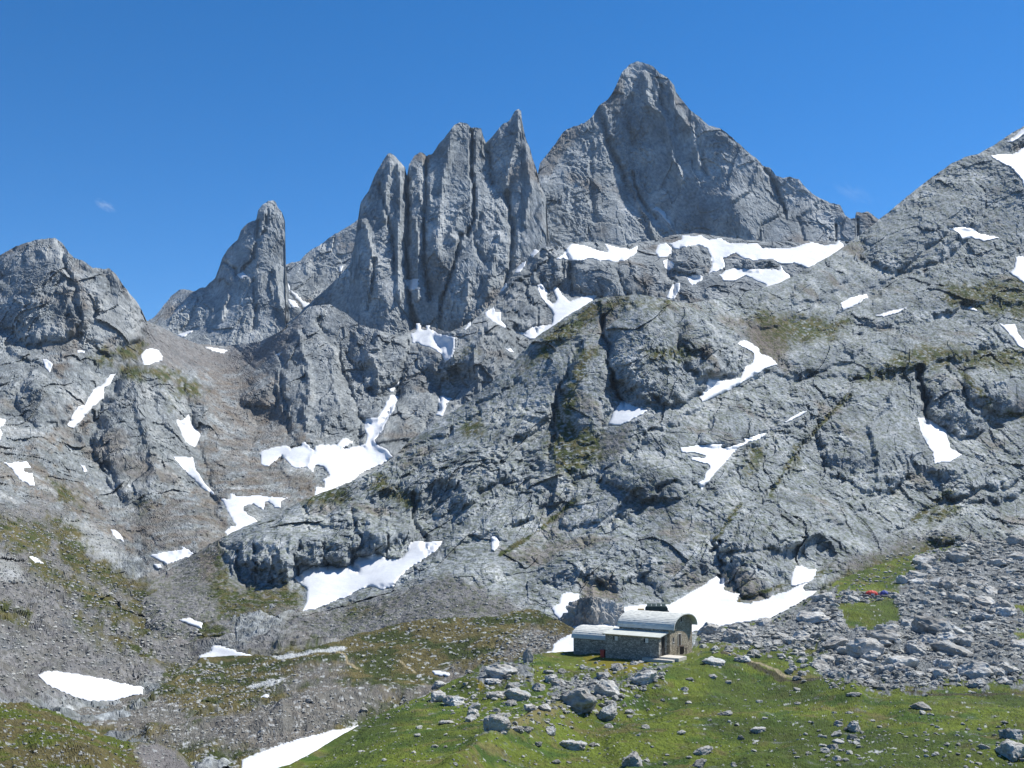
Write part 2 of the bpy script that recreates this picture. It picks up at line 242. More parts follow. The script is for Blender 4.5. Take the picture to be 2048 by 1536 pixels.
# ---------------------------------------------------------------- terrain sheets
X0,X1=-300,2360
class Layer: pass
LAY={}
def rbf(ctrl):
    C=np.array(ctrl,float); P=C[:,:2]/500; v=np.log(C[:,2]); n=len(C)
    def U(r): return r*r*np.log(r+1e-9)
    D=np.linalg.norm(P[:,None]-P[None],axis=2); A=np.zeros((n+3,n+3)); A[:n,:n]=U(D)+np.eye(n)*.002
    A[:n,n]=1;A[:n,n+1:]=P;A[n,:n]=1;A[n+1:,:n]=P.T
    wv=np.linalg.solve(A,np.concatenate([v,[0,0,0]]))
    def f(x,y):
        x=np.asarray(x)/500;y=np.asarray(y)/500; s=wv[n]+wv[n+1]*x+wv[n+2]*y
        for i in range(n): s=s+wv[i]*U(np.hypot(x-P[i,0],y-P[i,1]))
        return s
    return f
def make_layer(key,top,bot,ctrl,x0=X0,x1=X1,faces=(),strokes=(),scr=110,snow_slope=32,rim=(0,1),bulges=()):
    """faces: (polygon, slope deg, aspect deg or None, edge softness). strokes: (polyline, width px, amp px (+ = groove), kind)"""
    L=Layer(); L.key=key;L.top=top;L.bot=bot;L.x0=x0;L.x1=x1
    st=4; ys=min(p[1] for p in top)-60; ye=max(p[1] for p in bot)+60
    gx=np.arange(x0-40,x1+41,st,dtype=float); gy=np.arange(ys,ye,st,dtype=float); GX,GY=np.meshgrid(gx,gy)
    psi0=rbf(ctrl)(GX,GY); o_=GX*0
    wk=.3 if key in('towers','spire','peak') else 1.0
    WX=GX+wk*14*perlin(GX/42,GY/42,o_+2.2)+wk*8*perlin(GX/17,GY/17,o_+5.2)+2.5*perlin(GX/8,GY/8,o_+1.7); WY=GY+wk*14*perlin(GX/42,GY/42,o_+12.2)+wk*8*perlin(GX/17,GY/17,o_+15.2)+2.5*perlin(GX/8,GY/8,o_+11.7)
    g_y,g_x=np.gradient(psi0,st)
    A,K=ray(GX,GY)
    A2,_=ray(GX+1,GY); _,K2=ray(GX,GY+1); dA=A2-A; dK=K2-K
    # base aspect from base surface
    Yv=np.exp(psi0)
    Pp=np.stack([A*Yv,Yv,K*Yv],-1); du=np.gradient(Pp,axis=1); dv=np.gradient(Pp,axis=0); N=np.cross(dv,du); N/=np.linalg.norm(N,axis=2)[...,None]+1e-9
    N=np.where((N[...,2:3]<0),-N,N); base_as=np.arctan2(N[...,0],-N[...,1])
    def grads(slope,asp):
        sl=np.radians(slope); nx=np.sin(sl)*np.sin(asp);ny=-np.sin(sl)*np.cos(asp);nz=np.cos(sl)
        nd=nx*A+ny+nz*K; nd=np.minimum(nd,-.10)
        return -(nx*dA)/nd, -(nz*dK)/nd
    hx=np.zeros_like(g_x);hy=np.zeros_like(g_y)
    cx,cy=g_x.copy(),g_y.copy()
    for poly,slope,asp,soft in faces:
        m=1-sstep(-soft,soft,sdf(WX,WY,poly)); a=base_as if asp is None else np.full(GX.shape,math.radians(asp))
        fx,fy=grads(slope,a); cx=cx*(1-m)+fx*m; cy=cy*(1-m)+fy*m
    L.snow=snow_s(GX,GY)
    m=1-sstep(-2,5,L.snow); fx,fy=grads(snow_slope,np.clip(base_as,-.6,.6)); cx=cx*(1-m)+fx*m; cy=cy*(1-m)+fy*m
    dx,dy=cx-g_x,cy-g_y
    div=np.gradient(dx,st,axis=1)+np.gradient(dy,st,axis=0)
    h,wd=div.shape; E=np.zeros((2*h,2*wd)); E[:h,:wd]=div;E[h:,:wd]=div[::-1];E[:,wd:]=E[:,:wd][:,::-1]
    ky=np.fft.fftfreq(2*h,st)*2*np.pi;kx=np.fft.fftfreq(2*wd,st)*2*np.pi; k2=kx[None]**2+ky[:,None]**2
    d=np.fft.ifft2(-np.fft.fft2(E)/(k2+1/scr**2)).real[:h,:wd]
    psi=psi0+d
    for pts,wdt,amp,kind in strokes:
        dd,side=segdist(WX,WY,pts); (xa,ya),(xb,yb)=pts[0],pts[-1]; tt=((GX-xa)*(xb-xa)+(GY-ya)*(yb-ya))/((xb-xa)**2+(yb-ya)**2+1e-6)
        q=dd/(wdt*(.7+.5*perlin(GX/25,GY/25,o_+7.7))); q=q*(1+np.clip(-tt,0,1)*3+np.clip(tt-1,0,1)*3)
        xs=[p[0] for p in pts]
        if kind=='v': pr=np.clip(1-q,0,1)**1.3
        elif kind=='step+': pr=np.where(side>0,np.exp(-q*1.2),0)      # deep on one side of the line, dying away
        elif kind=='step-': pr=np.where(side<0,np.exp(-q*1.2),0)
        else: pr=np.exp(-q*q)
        psi=psi+{'towers':1.15,'ridge':1.7,'basin':1.5,'peak':1.5,'spire':1.4}.get(key,1)*amp/FP*pr
    for cx0,cy0,rx,ry,an,amp in bulges:
        ca,sa=math.cos(math.radians(an)),math.sin(math.radians(an)); ux=((WX-cx0)*ca+(WY-cy0)*sa)/rx; uy=(-(WX-cx0)*sa+(WY-cy0)*ca)/ry
        r2=ux*ux+uy*uy; psi=psi-(.12+.88*sstep(-16,5,L.snow))*(1.7 if key=='ridge' else 1.7)*amp/FP*(np.sqrt(np.clip(1-r2,0,1)) if amp>0 else np.clip(1-r2,0,1))
    if rim[0]:
        dd,_=segdist(GX,GY,top); r=rim[1]; q=np.clip(1-dd/r,0,1)
        psi=psi+rim[0]/FP*(1-np.sqrt(np.clip(1-q*q,0,1)))
    L.gx0,L.gy0,L.st=gx[0],gy[0],st; L.psi=psi; LAY[key]=L
    return L
def samp(L,F,px,py):
    fx=np.clip((px-L.gx0)/L.st,0,F.shape[1]-1.001);fy=np.clip((py-L.gy0)/L.st,0,F.shape[0]-1.001)
    i=fx.astype(int);j=fy.astype(int);a=fx-i;b=fy-j
    return F[j,i]*(1-a)*(1-b)+F[j,i+1]*a*(1-b)+F[j+1,i]*(1-a)*b+F[j+1,i+1]*a*b
def pts3(px,py,psi):
    A,K=ray(px,py);Y=np.exp(psi); return np.stack([A*Y,Y,K*Y],-1)
def normals(P):
    du=np.gradient(P,axis=1);dv=np.gradient(P,axis=0);N=np.cross(du,dv);N/=np.linalg.norm(N,axis=2)[...,None]+1e-9
    return np.where(N[...,2:3]<0,-N,N)
def build_layer(L,name,noisefn,colfn,matl,step=2.0,back=.25,kind='structure'):
    top,bot=L.top,L.bot
    cxs=np.arange(L.x0,L.x1+step,step); t_=pl(cxs,top); b_=pl(cxs,bot)
    tj=jit(cxs,cxs*0+L.x0,1.6)+2.0*np.abs(perlin(cxs/13,cxs*0+.5,cxs*0+.7))   # roughen crest line
    t_=t_+tj*getattr(L,'rough',1.0)
    n=int(max(b_-t_)/step)+1; T=np.linspace(0,1,n)[:,None]
    PX=np.broadcast_to(cxs[None],(n,len(cxs))).copy(); PY=t_[None]*(1-T)+b_[None]*T
    psi=samp(L,L.psi,PX,PY); sn=snow_s(PX,PY); calm=sstep(-1,7,sn)*.9+.1
    Pb=pts3(PX,PY,psi)
    h,hz=noisefn(L,PX,PY,Pb)
    psi=psi+(h*calm+ (1-sstep(-2,3,sn))*.7*np.exp(psi)/500)/np.exp(psi)
    P=pts3(PX,PY,psi)
    if hz is not None: P[...,2]+=hz*calm
    N=normals(P); C=colfn(L,PX,PY,P,N,h)
    L.PX,L.PY,L.P=PX,PY,P
    # back of the mountain
    rows=[];
    for f,dz in ((.01,.004),(.03,.03),(.08,.10),(.16,.22),(back,.38)):
        R=P[0].copy(); Y=P[0,:,1]; s=R*(1+f); s[:,2]=R[:,2]-Y*dz*(1 if back>.1 else .3); rows.insert(0,s)
    V=np.concatenate([np.stack(rows),P],0); C=np.concatenate([np.repeat(C[:1],len(rows),0),C],0)
    r,c=V.shape[:2]; idx=np.arange(r*c).reshape(r,c)
    F=np.stack([idx[:-1,:-1],idx[1:,:-1],idx[1:,1:],idx[:-1,1:]],-1).reshape(-1,4)
    o=add_mesh(name,V.reshape(-1,3),F,matl,C.reshape(-1,3)); tag(o,kind=kind); L.obj=o
    return o
# noise recipes ---------------------------------------------------
def warp(P,s,a): 
    x,y,z=P[...,0]/s,P[...,1]/s,P[...,2]/s; return perlin(x,y,z)*a,perlin(x+9,y-4,z+2)*a,perlin(x-5,y+7,z-8)*a
def rock_noise(sc,ax=(1,1,.4),amp=1.0,blk=1.0):
    def f(L,PX,PY,P):
        wx,wy,wz=warp(P,40*sc,10*sc); x=P[...,0]+wx;y=P[...,1]+wy;z=P[...,2]+wz
        y=y*.35; pm=sstep(-.45,.5,fbm(x/(45*sc),y/(45*sc),z/(60*sc),2)); L.pm=pm
        h=-2.6*sc*ridged(x/(60*sc)*ax[0],y/(60*sc)*ax[1],z/(60*sc)*ax[2],2,.5)
        h=h+9*blk*sc*facet(x/(30*sc),y/(30*sc),z/(52*sc),.35)
        h=h+3.8*sc*(.4+.6*blk)*facet(x/(11*sc)+.3*h/sc/9,y/(11*sc),z/(17*sc),.45)*(.35+.75*pm)
        h=h+1.9*sc*facet(x/(4.6*sc),y/(4.6*sc),z/(6*sc),.5)*(.3+.8*pm)
        h=h-2.2*sc*ridged(x/(15*sc)*ax[0],y/(15*sc)*ax[1],z/(15*sc)*ax[2]*1.4,4,.6)*(.3+.8*pm)
        h=h+1.3*sc*fbm(x/(5*sc),y/(5*sc),z/(6*sc),3,.7)*(.4+.7*pm)
        return h*amp,None
    return f
Y3=lambda *c: np.array(c,np.float32)
ROCK=Y3(.272,.295,.303);LITE=Y3(.42,.436,.432);DARKR=Y3(.145,.162,.172);OCH=Y3(.18,.148,.118);SCR=Y3(.15,.142,.138)
GR1=Y3(.045,.058,.016);GR2=Y3(.105,.09,.036);GRB=Y3(.086,.112,.015);YEL=Y3(.15,.125,.010)
def mixc(C,col,m): m=np.clip(m,0,1)[...,None]; return C*(1-m)+col*m
def rockcol(P,sc):
    n=fbm(P[...,0]/(30*sc),P[...,1]/(30*sc),P[...,2]/(45*sc),5,.6); C=mixc(np.broadcast_to(ROCK,P.shape).copy(),LITE,sstep(0,.9,n)); C=mixc(C,DARKR,sstep(.05,.9,-n)*.8)
    s=fbm(P[...,0]/(9*sc)+5,P[...,1]/(9*sc),P[...,2]/(40*sc),4,.6); C=mixc(C,DARKR,sstep(.2,.8,s)*.5)          # water streaks
    k_=fbm(P[...,0]/(2.2*sc),P[...,1]/(3*sc),P[...,2]/(2.2*sc)+7,3,.7); C=C*(1+.38*k_)[...,None]
    o=fbm(P[...,0]/(55*sc)+15,P[...,1]/(55*sc),P[...,2]/(55*sc),5,.55); return mixc(C,OCH,sstep(.25,.8,o)*.6)
def region(PX,PY,polys,soft=15,ja=10):
    m=np.zeros(PX.shape)
    j=jit(PX,PY,ja)
    for p in polys: m=np.maximum(m,1-sstep(-soft,soft,sdf(PX,PY,p)+j))
    return m
def lines(PX,PY,ls,ja=4):
    m=np.zeros(PX.shape); j=jit(PX,PY,ja)
    for p,w_ in ls: d,_=segdist(PX,PY,p); m=np.maximum(m,1-sstep(w_*.4,w_,d+j))
    return m
O0=P3(1340,1306,197.0)
#=== LAYERS
# ---- great peak
PEAK=[(1000,520),(1030,440),(1060,380),(1076,345),(1080,325),(1100,300),(1115,280),(1128,262),(1150,252),(1170,245),(1185,232),(1197,212),(1215,200),(1225,185),(1235,165),(1243,145),(1258,130),(1275,123),(1295,127),(1308,133),(1320,145),(1335,155),(1348,170),(1352,185),(1365,200),(1380,218),(1400,235),(1418,250),(1440,256),(1455,265),(1475,285),(1500,308),(1515,318),(1525,330),(1540,335),(1552,352),(1565,355),(1580,353),(1598,358),(1612,375),(1625,387),(1645,398),(1660,405),(1680,410),(1690,430),(1700,435),(1710,437),(1712,425),(1725,426),(1735,423),(1745,428),(1755,437),(1775,448),(1850,480),(1950,540)]
make_layer('peak',PEAK,[(1000,600),(1950,600)],
 [(1275,123,1250),(1100,300,1190),(1200,212,1210),(1440,256,1225),(1650,400,1180),(1300,510,1110),(1100,500,1110),(1500,500,1100),(1700,500,1090),(1300,300,1185),(1500,400,1165),(1200,400,1140),(1250,600,1070),(1700,600,1050),(1900,560,1080),(1000,600,1080),(1950,480,1140)],
 x0=1000,x1=1950,scr=420,rim=(6,12),
 faces=[
  ([(1076,345),(1100,300),(1170,245),(1200,215),(1225,290),(1250,340),(1285,400),(1320,490),(1100,500),(1085,420)],50,14,20),    # left buttress, lit
  ([(1200,212),(1243,145),(1275,123),(1290,200),(1255,260),(1240,330),(1215,270)],49,18,16),
  ([(1262,350),(1300,250),(1340,230),(1400,240),(1440,256),(1520,330),(1560,370),(1480,420),(1500,480),(1340,480),(1300,430)],74,-46,22),  # big shaded wall
  ([(1520,335),(1560,400),(1570,440),(1600,460),(1590,490),(1510,495),(1480,430),(1460,380)],48,22,12),
  ([(1565,355),(1600,358),(1625,395),(1590,420),(1560,410)],72,-30,8),
  ([(1590,420),(1650,400),(1670,440),(1675,485),(1600,485)],48,22,8),
  ([(1680,430),(1755,430),(1720,490),(1680,490)],68,-20,8)],
 strokes=[([(1200,218),(1208,262),(1222,300),(1245,350),(1255,380)],16,18,'v'),([(1255,345),(1275,400),(1300,450),(1318,490)],9,-16,'v'),([(1262,350),(1275,390),(1290,410),(1310,440)],10,16,'v'),
  ([(1185,305),(1180,370),(1190,440)],14,8,'v'),([(1290,150),(1300,210),(1330,235),(1345,300),(1360,360)],14,-14,'v'),([(1340,160),(1350,215),(1385,260),(1400,330)],14,-12,'v'),([(1390,260),(1405,320),(1415,350)],9,10,'v'),
  ([(1268,190),(1255,240),(1265,290)],16,14,'v'),([(1320,170),(1322,210),(1335,225)],9,12,'v'),([(1520,335),(1500,380),(1465,400)],10,-12,'v'),([(1522,332),(1552,370),(1568,420),(1570,440)],10,14,'v'),
  ([(1515,500),(1520,455),(1545,440),(1570,425)],9,12,'v'),([(1672,450),(1673,490)],6,16,'v'),([(1715,440),(1718,475)],5,16,'v'),([(1600,440),(1610,490)],8,8,'v'),([(1640,400),(1600,430)],10,-10,'v')])
# ---- slope behind the spire
make_layer('backslope',[(540,560),(572,545),(569,530),(585,524),(600,521),(620,500),(640,490),(665,470),(690,455),(716,439),(760,420),(860,400)],[(540,700),(860,700)],
 [(560,540,1450),(700,450,1500),(860,400,1520),(600,640,1330),(700,600,1380),(860,700,1300),(540,700,1290)],x0=540,x1=860,rim=(10,15),
 strokes=[([(665,470),(640,520),(620,560)],14,10,'v'),([(640,490),(610,540)],10,-8,'v')])
# ---- lone spire
SPIRE=[(220,680),(270,660),(309,633),(320,620),(335,602),(345,590),(359,578),(372,577),(386,582),(400,577),(410,573),(431,554),(438,535),(444,517),(455,498),(475,479),(482,460),(496,445),(505,441),(513,438),(516,421),(522,413),(528,407),(538,402),(547,401),(552,404),(555,412),(564,424),(569,437),(571,448),(572,476),(570,503),(570,527),(573,545),(578,585),(598,612),(625,640),(680,690)]
make_layer('spire',SPIRE,[(220,740),(680,740)],
 [(547,401,1300),(480,470,1280),(360,580,1300),(500,640,1200),(400,680,1180),(600,640,1200),(320,640,1240),(540,540,1235),(300,740,1130),(650,740,1130)],x0=220,x1=680,rim=(16,20),scr=240,
 faces=[([(513,438),(528,407),(540,402),(532,470),(520,480),(505,500),(490,480)],65,-25,8),([(475,479),(500,450),(510,500),(480,560),(440,560),(445,520)],52,6,10),
  ([(540,402),(566,430),(570,520),(580,600),(520,600),(520,480)],54,30,10),([(360,620),(400,600),(430,640),(400,665),(350,660)],72,-20,10)],
 strokes=[([(517,440),(514,480),(505,520),(490,540)],9,16,'v'),([(536,420),(530,460),(520,480)],6,12,'v'),([(440,520),(470,540),(480,560)],9,10,'v'),([(508,560),(512,620),(505,660)],9,9,'v'),([(400,600),(380,640),(360,660)],12,12,'v'),([(386,590),(360,620),(340,640)],10,-8,'v'),([(455,590),(440,640)],10,-10,'v'),([(550,540),(560,600),(575,640)],9,-9,'v')])
# ---- rock towers
TOW=[(540,690),(570,650),(595,630),(620,605),(650,580),(680,550),(700,525),(708,490),(716,439),(721,405),(737,381),(750,350),(767,319),(775,308),(781,306),(791,312),(800,322),(805,328),(810,334),(813,350),(815,352),(817,330),(828,312),(839,304),(845,304),(853,312),(858,308),(865,307),(880,285),(894,268),(908,249),(921,245),(935,247),(942,255),(962,255),(964,263),(967,275),(972,285),(986,271),(996,258),(1007,246),(1019,241),(1025,230),(1031,220),(1037,217),(1043,222),(1044,241),(1048,261),(1053,282),(1060,295),(1065,316),(1075,343),(1078,360),(1092,394),(1094,422),(1096,456),(1102,490),(1110,510),(1130,530),(1200,560)]
make_layer('towers',TOW,[(540,740),(1200,740)],
 [(781,306,1030),(842,304,1060),(921,245,1045),(1037,217,1075),(716,439,1010),(1092,400,1030),(1095,490,1005),(620,640,960),(760,660,935),(850,680,950),(950,640,945),(1020,560,965),(900,480,985),(770,500,970),(1050,400,1020),(540,740,930),(1200,740,930),(860,740,925),(820,600,965)],x0=540,x1=1200,scr=260,rim=(12,16),
 faces=[([(781,306),(810,334),(812,420),(810,560),(830,650),(800,690),(760,600),(740,480),(760,400)],52,26,14),
  ([(716,439),(737,381),(767,319),(781,310),(770,400),(755,480),(720,560),(640,600),(700,525)],54,-2,14),
  ([(640,590),(700,540),(760,560),(780,650),(700,650),(620,625)],70,-32,16),
  ([(812,345),(840,330),(850,420),(845,600),(850,660),(820,640),(812,520)],76,-5,8),
  ([(865,307),(908,249),(935,250),(943,330),(950,440),(930,520),(880,560),(850,560),(850,400)],52,14,14),
  ([(943,258),(965,258),(985,330),(990,420),(960,440),(945,350)],52,32,8),
  ([(990,400),(1015,390),(1022,440),(1015,560),(990,620),(950,640),(930,600),(960,500)],52,20,14),
  ([(860,560),(920,520),(905,600),(895,665),(850,670)],76,-30,10),
  ([(972,285),(1019,241),(1040,222),(1050,290),(1035,340),(1045,420),(1020,400),(985,360)],70,-22,10),
  ([(1050,290),(1075,345),(1093,400),(1096,470),(1060,500),(1035,420),(1040,340)],54,16,10)],
 strokes=[([(813,340),(815,420),(812,500),(818,580),(828,660)],12,34,'v'),([(852,312),(850,370),(847,430),(848,520),(858,600)],11,30,'v'),([(940,262),(942,330),(948,400),(945,440),(935,470)],9,30,'v'),([(968,275),(978,320),(985,370)],10,22,'v'),
  ([(1012,390),(1024,450),(1022,520),(1010,580),(1005,630)],13,30,'v'),([(1077,350),(1094,410),(1097,470)],9,20,'v'),([(925,470),(912,510),(900,550),(885,600),(878,660)],9,22,'v'),([(960,430),(950,480),(965,520)],11,14,'v'),
  ([(780,330),(770,380),(772,440)],13,-14,'v'),([(760,370),(772,420),(785,470),(790,540)],8,16,'v'),([(795,330),(800,400),(795,500),(800,600)],11,-16,'v'),([(722,440),(735,460),(745,520)],12,-14,'v'),([(750,520),(745,580),(735,620)],9,14,'v'),
  ([(905,258),(890,330),(880,420),(875,520)],22,-16,'v'),([(915,440),(900,470),(925,490)],12,-10,'v'),([(1000,470),(985,520),(975,590)],18,-16,'v'),([(1040,232),(1030,290),(1020,330),(1010,370)],12,-12,'v'),([(1055,300),(1060,380),(1050,450)],14,-12,'v'),([(830,440),(838,520),(835,600)],8,-14,'v'),([(940,560),(930,620),(925,660)],12,-12,'v')])
# ---- left mountain, basin and valley floor
BACK=[(-200,540),(-60,522),(0,510),(20,498),(45,487),(60,483),(75,479),(90,477),(110,475),(125,485),(133,498),(140,508),(148,515),(165,520),(185,535),(200,536),(220,537),(232,548),(245,568),(258,585),(275,605),(285,622),(293,640),(330,657),(360,673),(400,688),(450,692),(520,682),(560,662),(595,634),(620,612),(660,608),(690,625),(720,650),(760,660),(800,672),(825,658),(860,652),(900,664),(940,646),(975,616),(1000,586),(1020,556),(1045,526),(1070,502),(1095,492),(1112,500),(1125,494),(1140,484),(1200,484),(1240,490),(1275,486),(1320,478),(1345,470),(1365,468),(1390,466),(1450,474),(1500,480),(1530,482),(1600,482),(1690,482),(1760,480),(1950,500)]
make_layer('basin',BACK,[(-200,1700),(560,1640),(700,1420),(800,1000),(1100,820),(1950,780)],
 [(-200,500,800),(100,475,820),(220,537,800),(293,640,860),(450,690,1050),(595,632,960),(700,630,945),(850,655,935),(1000,600,960),(1095,495,1000),(1280,495,1090),(1690,490,1080),(1900,500,1080),
  (0,700,690),(200,690,740),(0,850,540),(150,900,580),(300,800,700),(450,900,690),(600,760,820),(650,900,660),(720,880,700),(760,800,760),(900,740,800),(1000,650,870),(1200,560,960),(1500,560,980),(1300,620,880),(1100,700,820),(1900,700,900),
  (0,1000,400),(200,1040,450),(350,1110,400),(500,1050,480),(620,980,560),(0,1120,310),(150,1150,330),(300,1200,320),(0,1250,235),(150,1280,248),(300,1260,280),(450,1250,290),(600,1250,290),(400,1310,262),(180,1370,222),(560,1400,215),(0,1400,185),(0,1560,130),(400,1500,165),(700,1400,215),(-200,1250,190),(-200,900,480),(-200,1600,110),(800,1000,560),(1950,800,850)],
 scr=190,bulges=[(90,580,120,110,0,40),(220,620,80,90,30,30),(290,870,95,150,0,45),(120,780,90,60,-30,30),(520,785,42,32,0,20),(620,770,65,130,0,34),(760,705,58,80,0,30),(680,840,40,55,0,20),(960,690,75,75,0,30),(1050,600,48,65,0,24),(785,865,60,60,0,24),(900,770,50,35,0,-25),
  (1380,522,40,30,0,26),(1240,560,100,42,0,22),(1500,528,60,16,0,12),(180,1090,75,42,30,20),(30,1130,60,40,40,18),(350,800,40,60,0,18),(60,820,60,60,0,-22),(450,860,60,120,0,14),(350,1040,90,60,30,22),(600,950,45,25,30,14),(1090,540,30,35,0,18),(1400,560,70,30,-10,16),(880,700,40,50,0,16),(820,740,35,50,10,14),(1000,640,30,40,0,14)],rim=(7,14),
 faces=[([(0,515),(60,485),(110,478),(148,520),(180,600),(110,660),(60,680),(0,640)],62,-25,16),
  ([(148,520),(185,560),(270,620),(290,680),(240,700),(160,680),(130,600)],48,8,14),([(30,650),(130,640),(150,680),(90,700),(30,680)],50,10,10),
  ([(150,520),(225,538),(255,590),(230,600),(190,560)],72,-25,8),
  ([(560,650),(640,620),(700,640),(690,760),(700,860),(640,870),(575,830),(560,740)],53,14,16),
  ([(700,640),(760,660),(810,700),(800,760),(770,775),(720,740)],55,6,12),
  ([(250,750),(330,760),(360,860),(340,960),(270,1020),(200,980),(190,860)],54,8,14),
  ([(340,760),(390,760),(420,860),(400,880),(365,830)],74,-35,8),([(480,790),(560,760),(570,840),(500,850)],68,-30,12),
  ([(0,790),(60,760),(110,800),(60,900),(0,880)],66,-28,12),
  ([(860,690),(1000,640),(1060,700),(1000,780),(900,830),(850,780)],56,2,16),([(870,730),(960,730),(960,800),(880,810)],76,-25,10),
  ([(1100,520),(1340,520),(1340,590),(1200,600),(1110,560)],74,-6,10),([(1345,490),(1420,495),(1425,540),(1350,550)],68,-10,8),
  ([(1000,580),(1060,540),(1100,620),(1060,665),(1010,660)],58,-12,12),
  ([(1060,500),(1110,510),(1130,570),(1080,580),(1050,550)],70,-14,8),
  ([(1440,500),(1550,530),(1540,545),(1450,530)],66,0,6),([(330,1120),(440,1090),(430,1230),(300,1250),(280,1200)],30,5,20)],
 strokes=[([(120,480),(140,540),(150,600),(160,680)],14,14,'v'),([(0,700),(60,730),(120,760)],16,12,'v'),([(240,740),(215,800),(150,880)],26,20,'v'),([(370,760),(385,830),(400,900),(430,1000),(450,1060)],16,16,'v'),([(640,640),(690,740),(715,830),(740,850)],12,18,'v'),([(560,700),(570,780),(575,870)],10,18,'v'),
  ([(600,660),(620,760),(610,860)],22,-18,'v'),([(655,680),(670,780),(690,850)],14,-12,'v'),([(690,700),(730,770),(750,790)],9,14,'v'),([(760,670),(740,720),(760,770)],26,-20,'v'),([(815,690),(805,740),(795,770),(770,850)],12,24,'v'),([(280,770),(290,860),(310,960)],26,-20,'v'),([(215,880),(215,930),(240,1000)],14,16,'v'),
  ([(880,780),(870,820),(850,850)],12,20,'v'),([(860,650),(890,720),(880,760)],14,12,'v'),([(960,660),(950,740),(960,800)],16,-14,'v'),([(1040,560),(1075,630),(1065,660)],7,10,'v'),([(1000,600),(1050,640)],5,8,'v'),([(1100,510),(1000,600),(985,625)],8,14,'v'),
  ([(1130,500),(1145,560),(1150,590)],9,18,'v'),([(1240,520),(1250,590)],14,12,'v'),([(1330,520),(1345,590)],12,20,'v'),([(170,990),(300,1130),(330,1180)],26,14,'v'),([(0,905),(100,960),(210,1030)],20,10,'v'),([(430,1000),(340,1110)],26,12,'v'),([(60,1120),(200,1180),(350,1260)],20,-8,'v'),([(130,1030),(240,1080),(262,1140)],26,-14,'v'),
  ([(750,880),(790,860),(860,800)],18,-10,'v'),([(640,905),(600,925)],20,-6,'v'),([(480,700),(520,760),(560,800)],18,8,'v'),([(180,700),(330,720),(400,740)],24,-8,'v')])
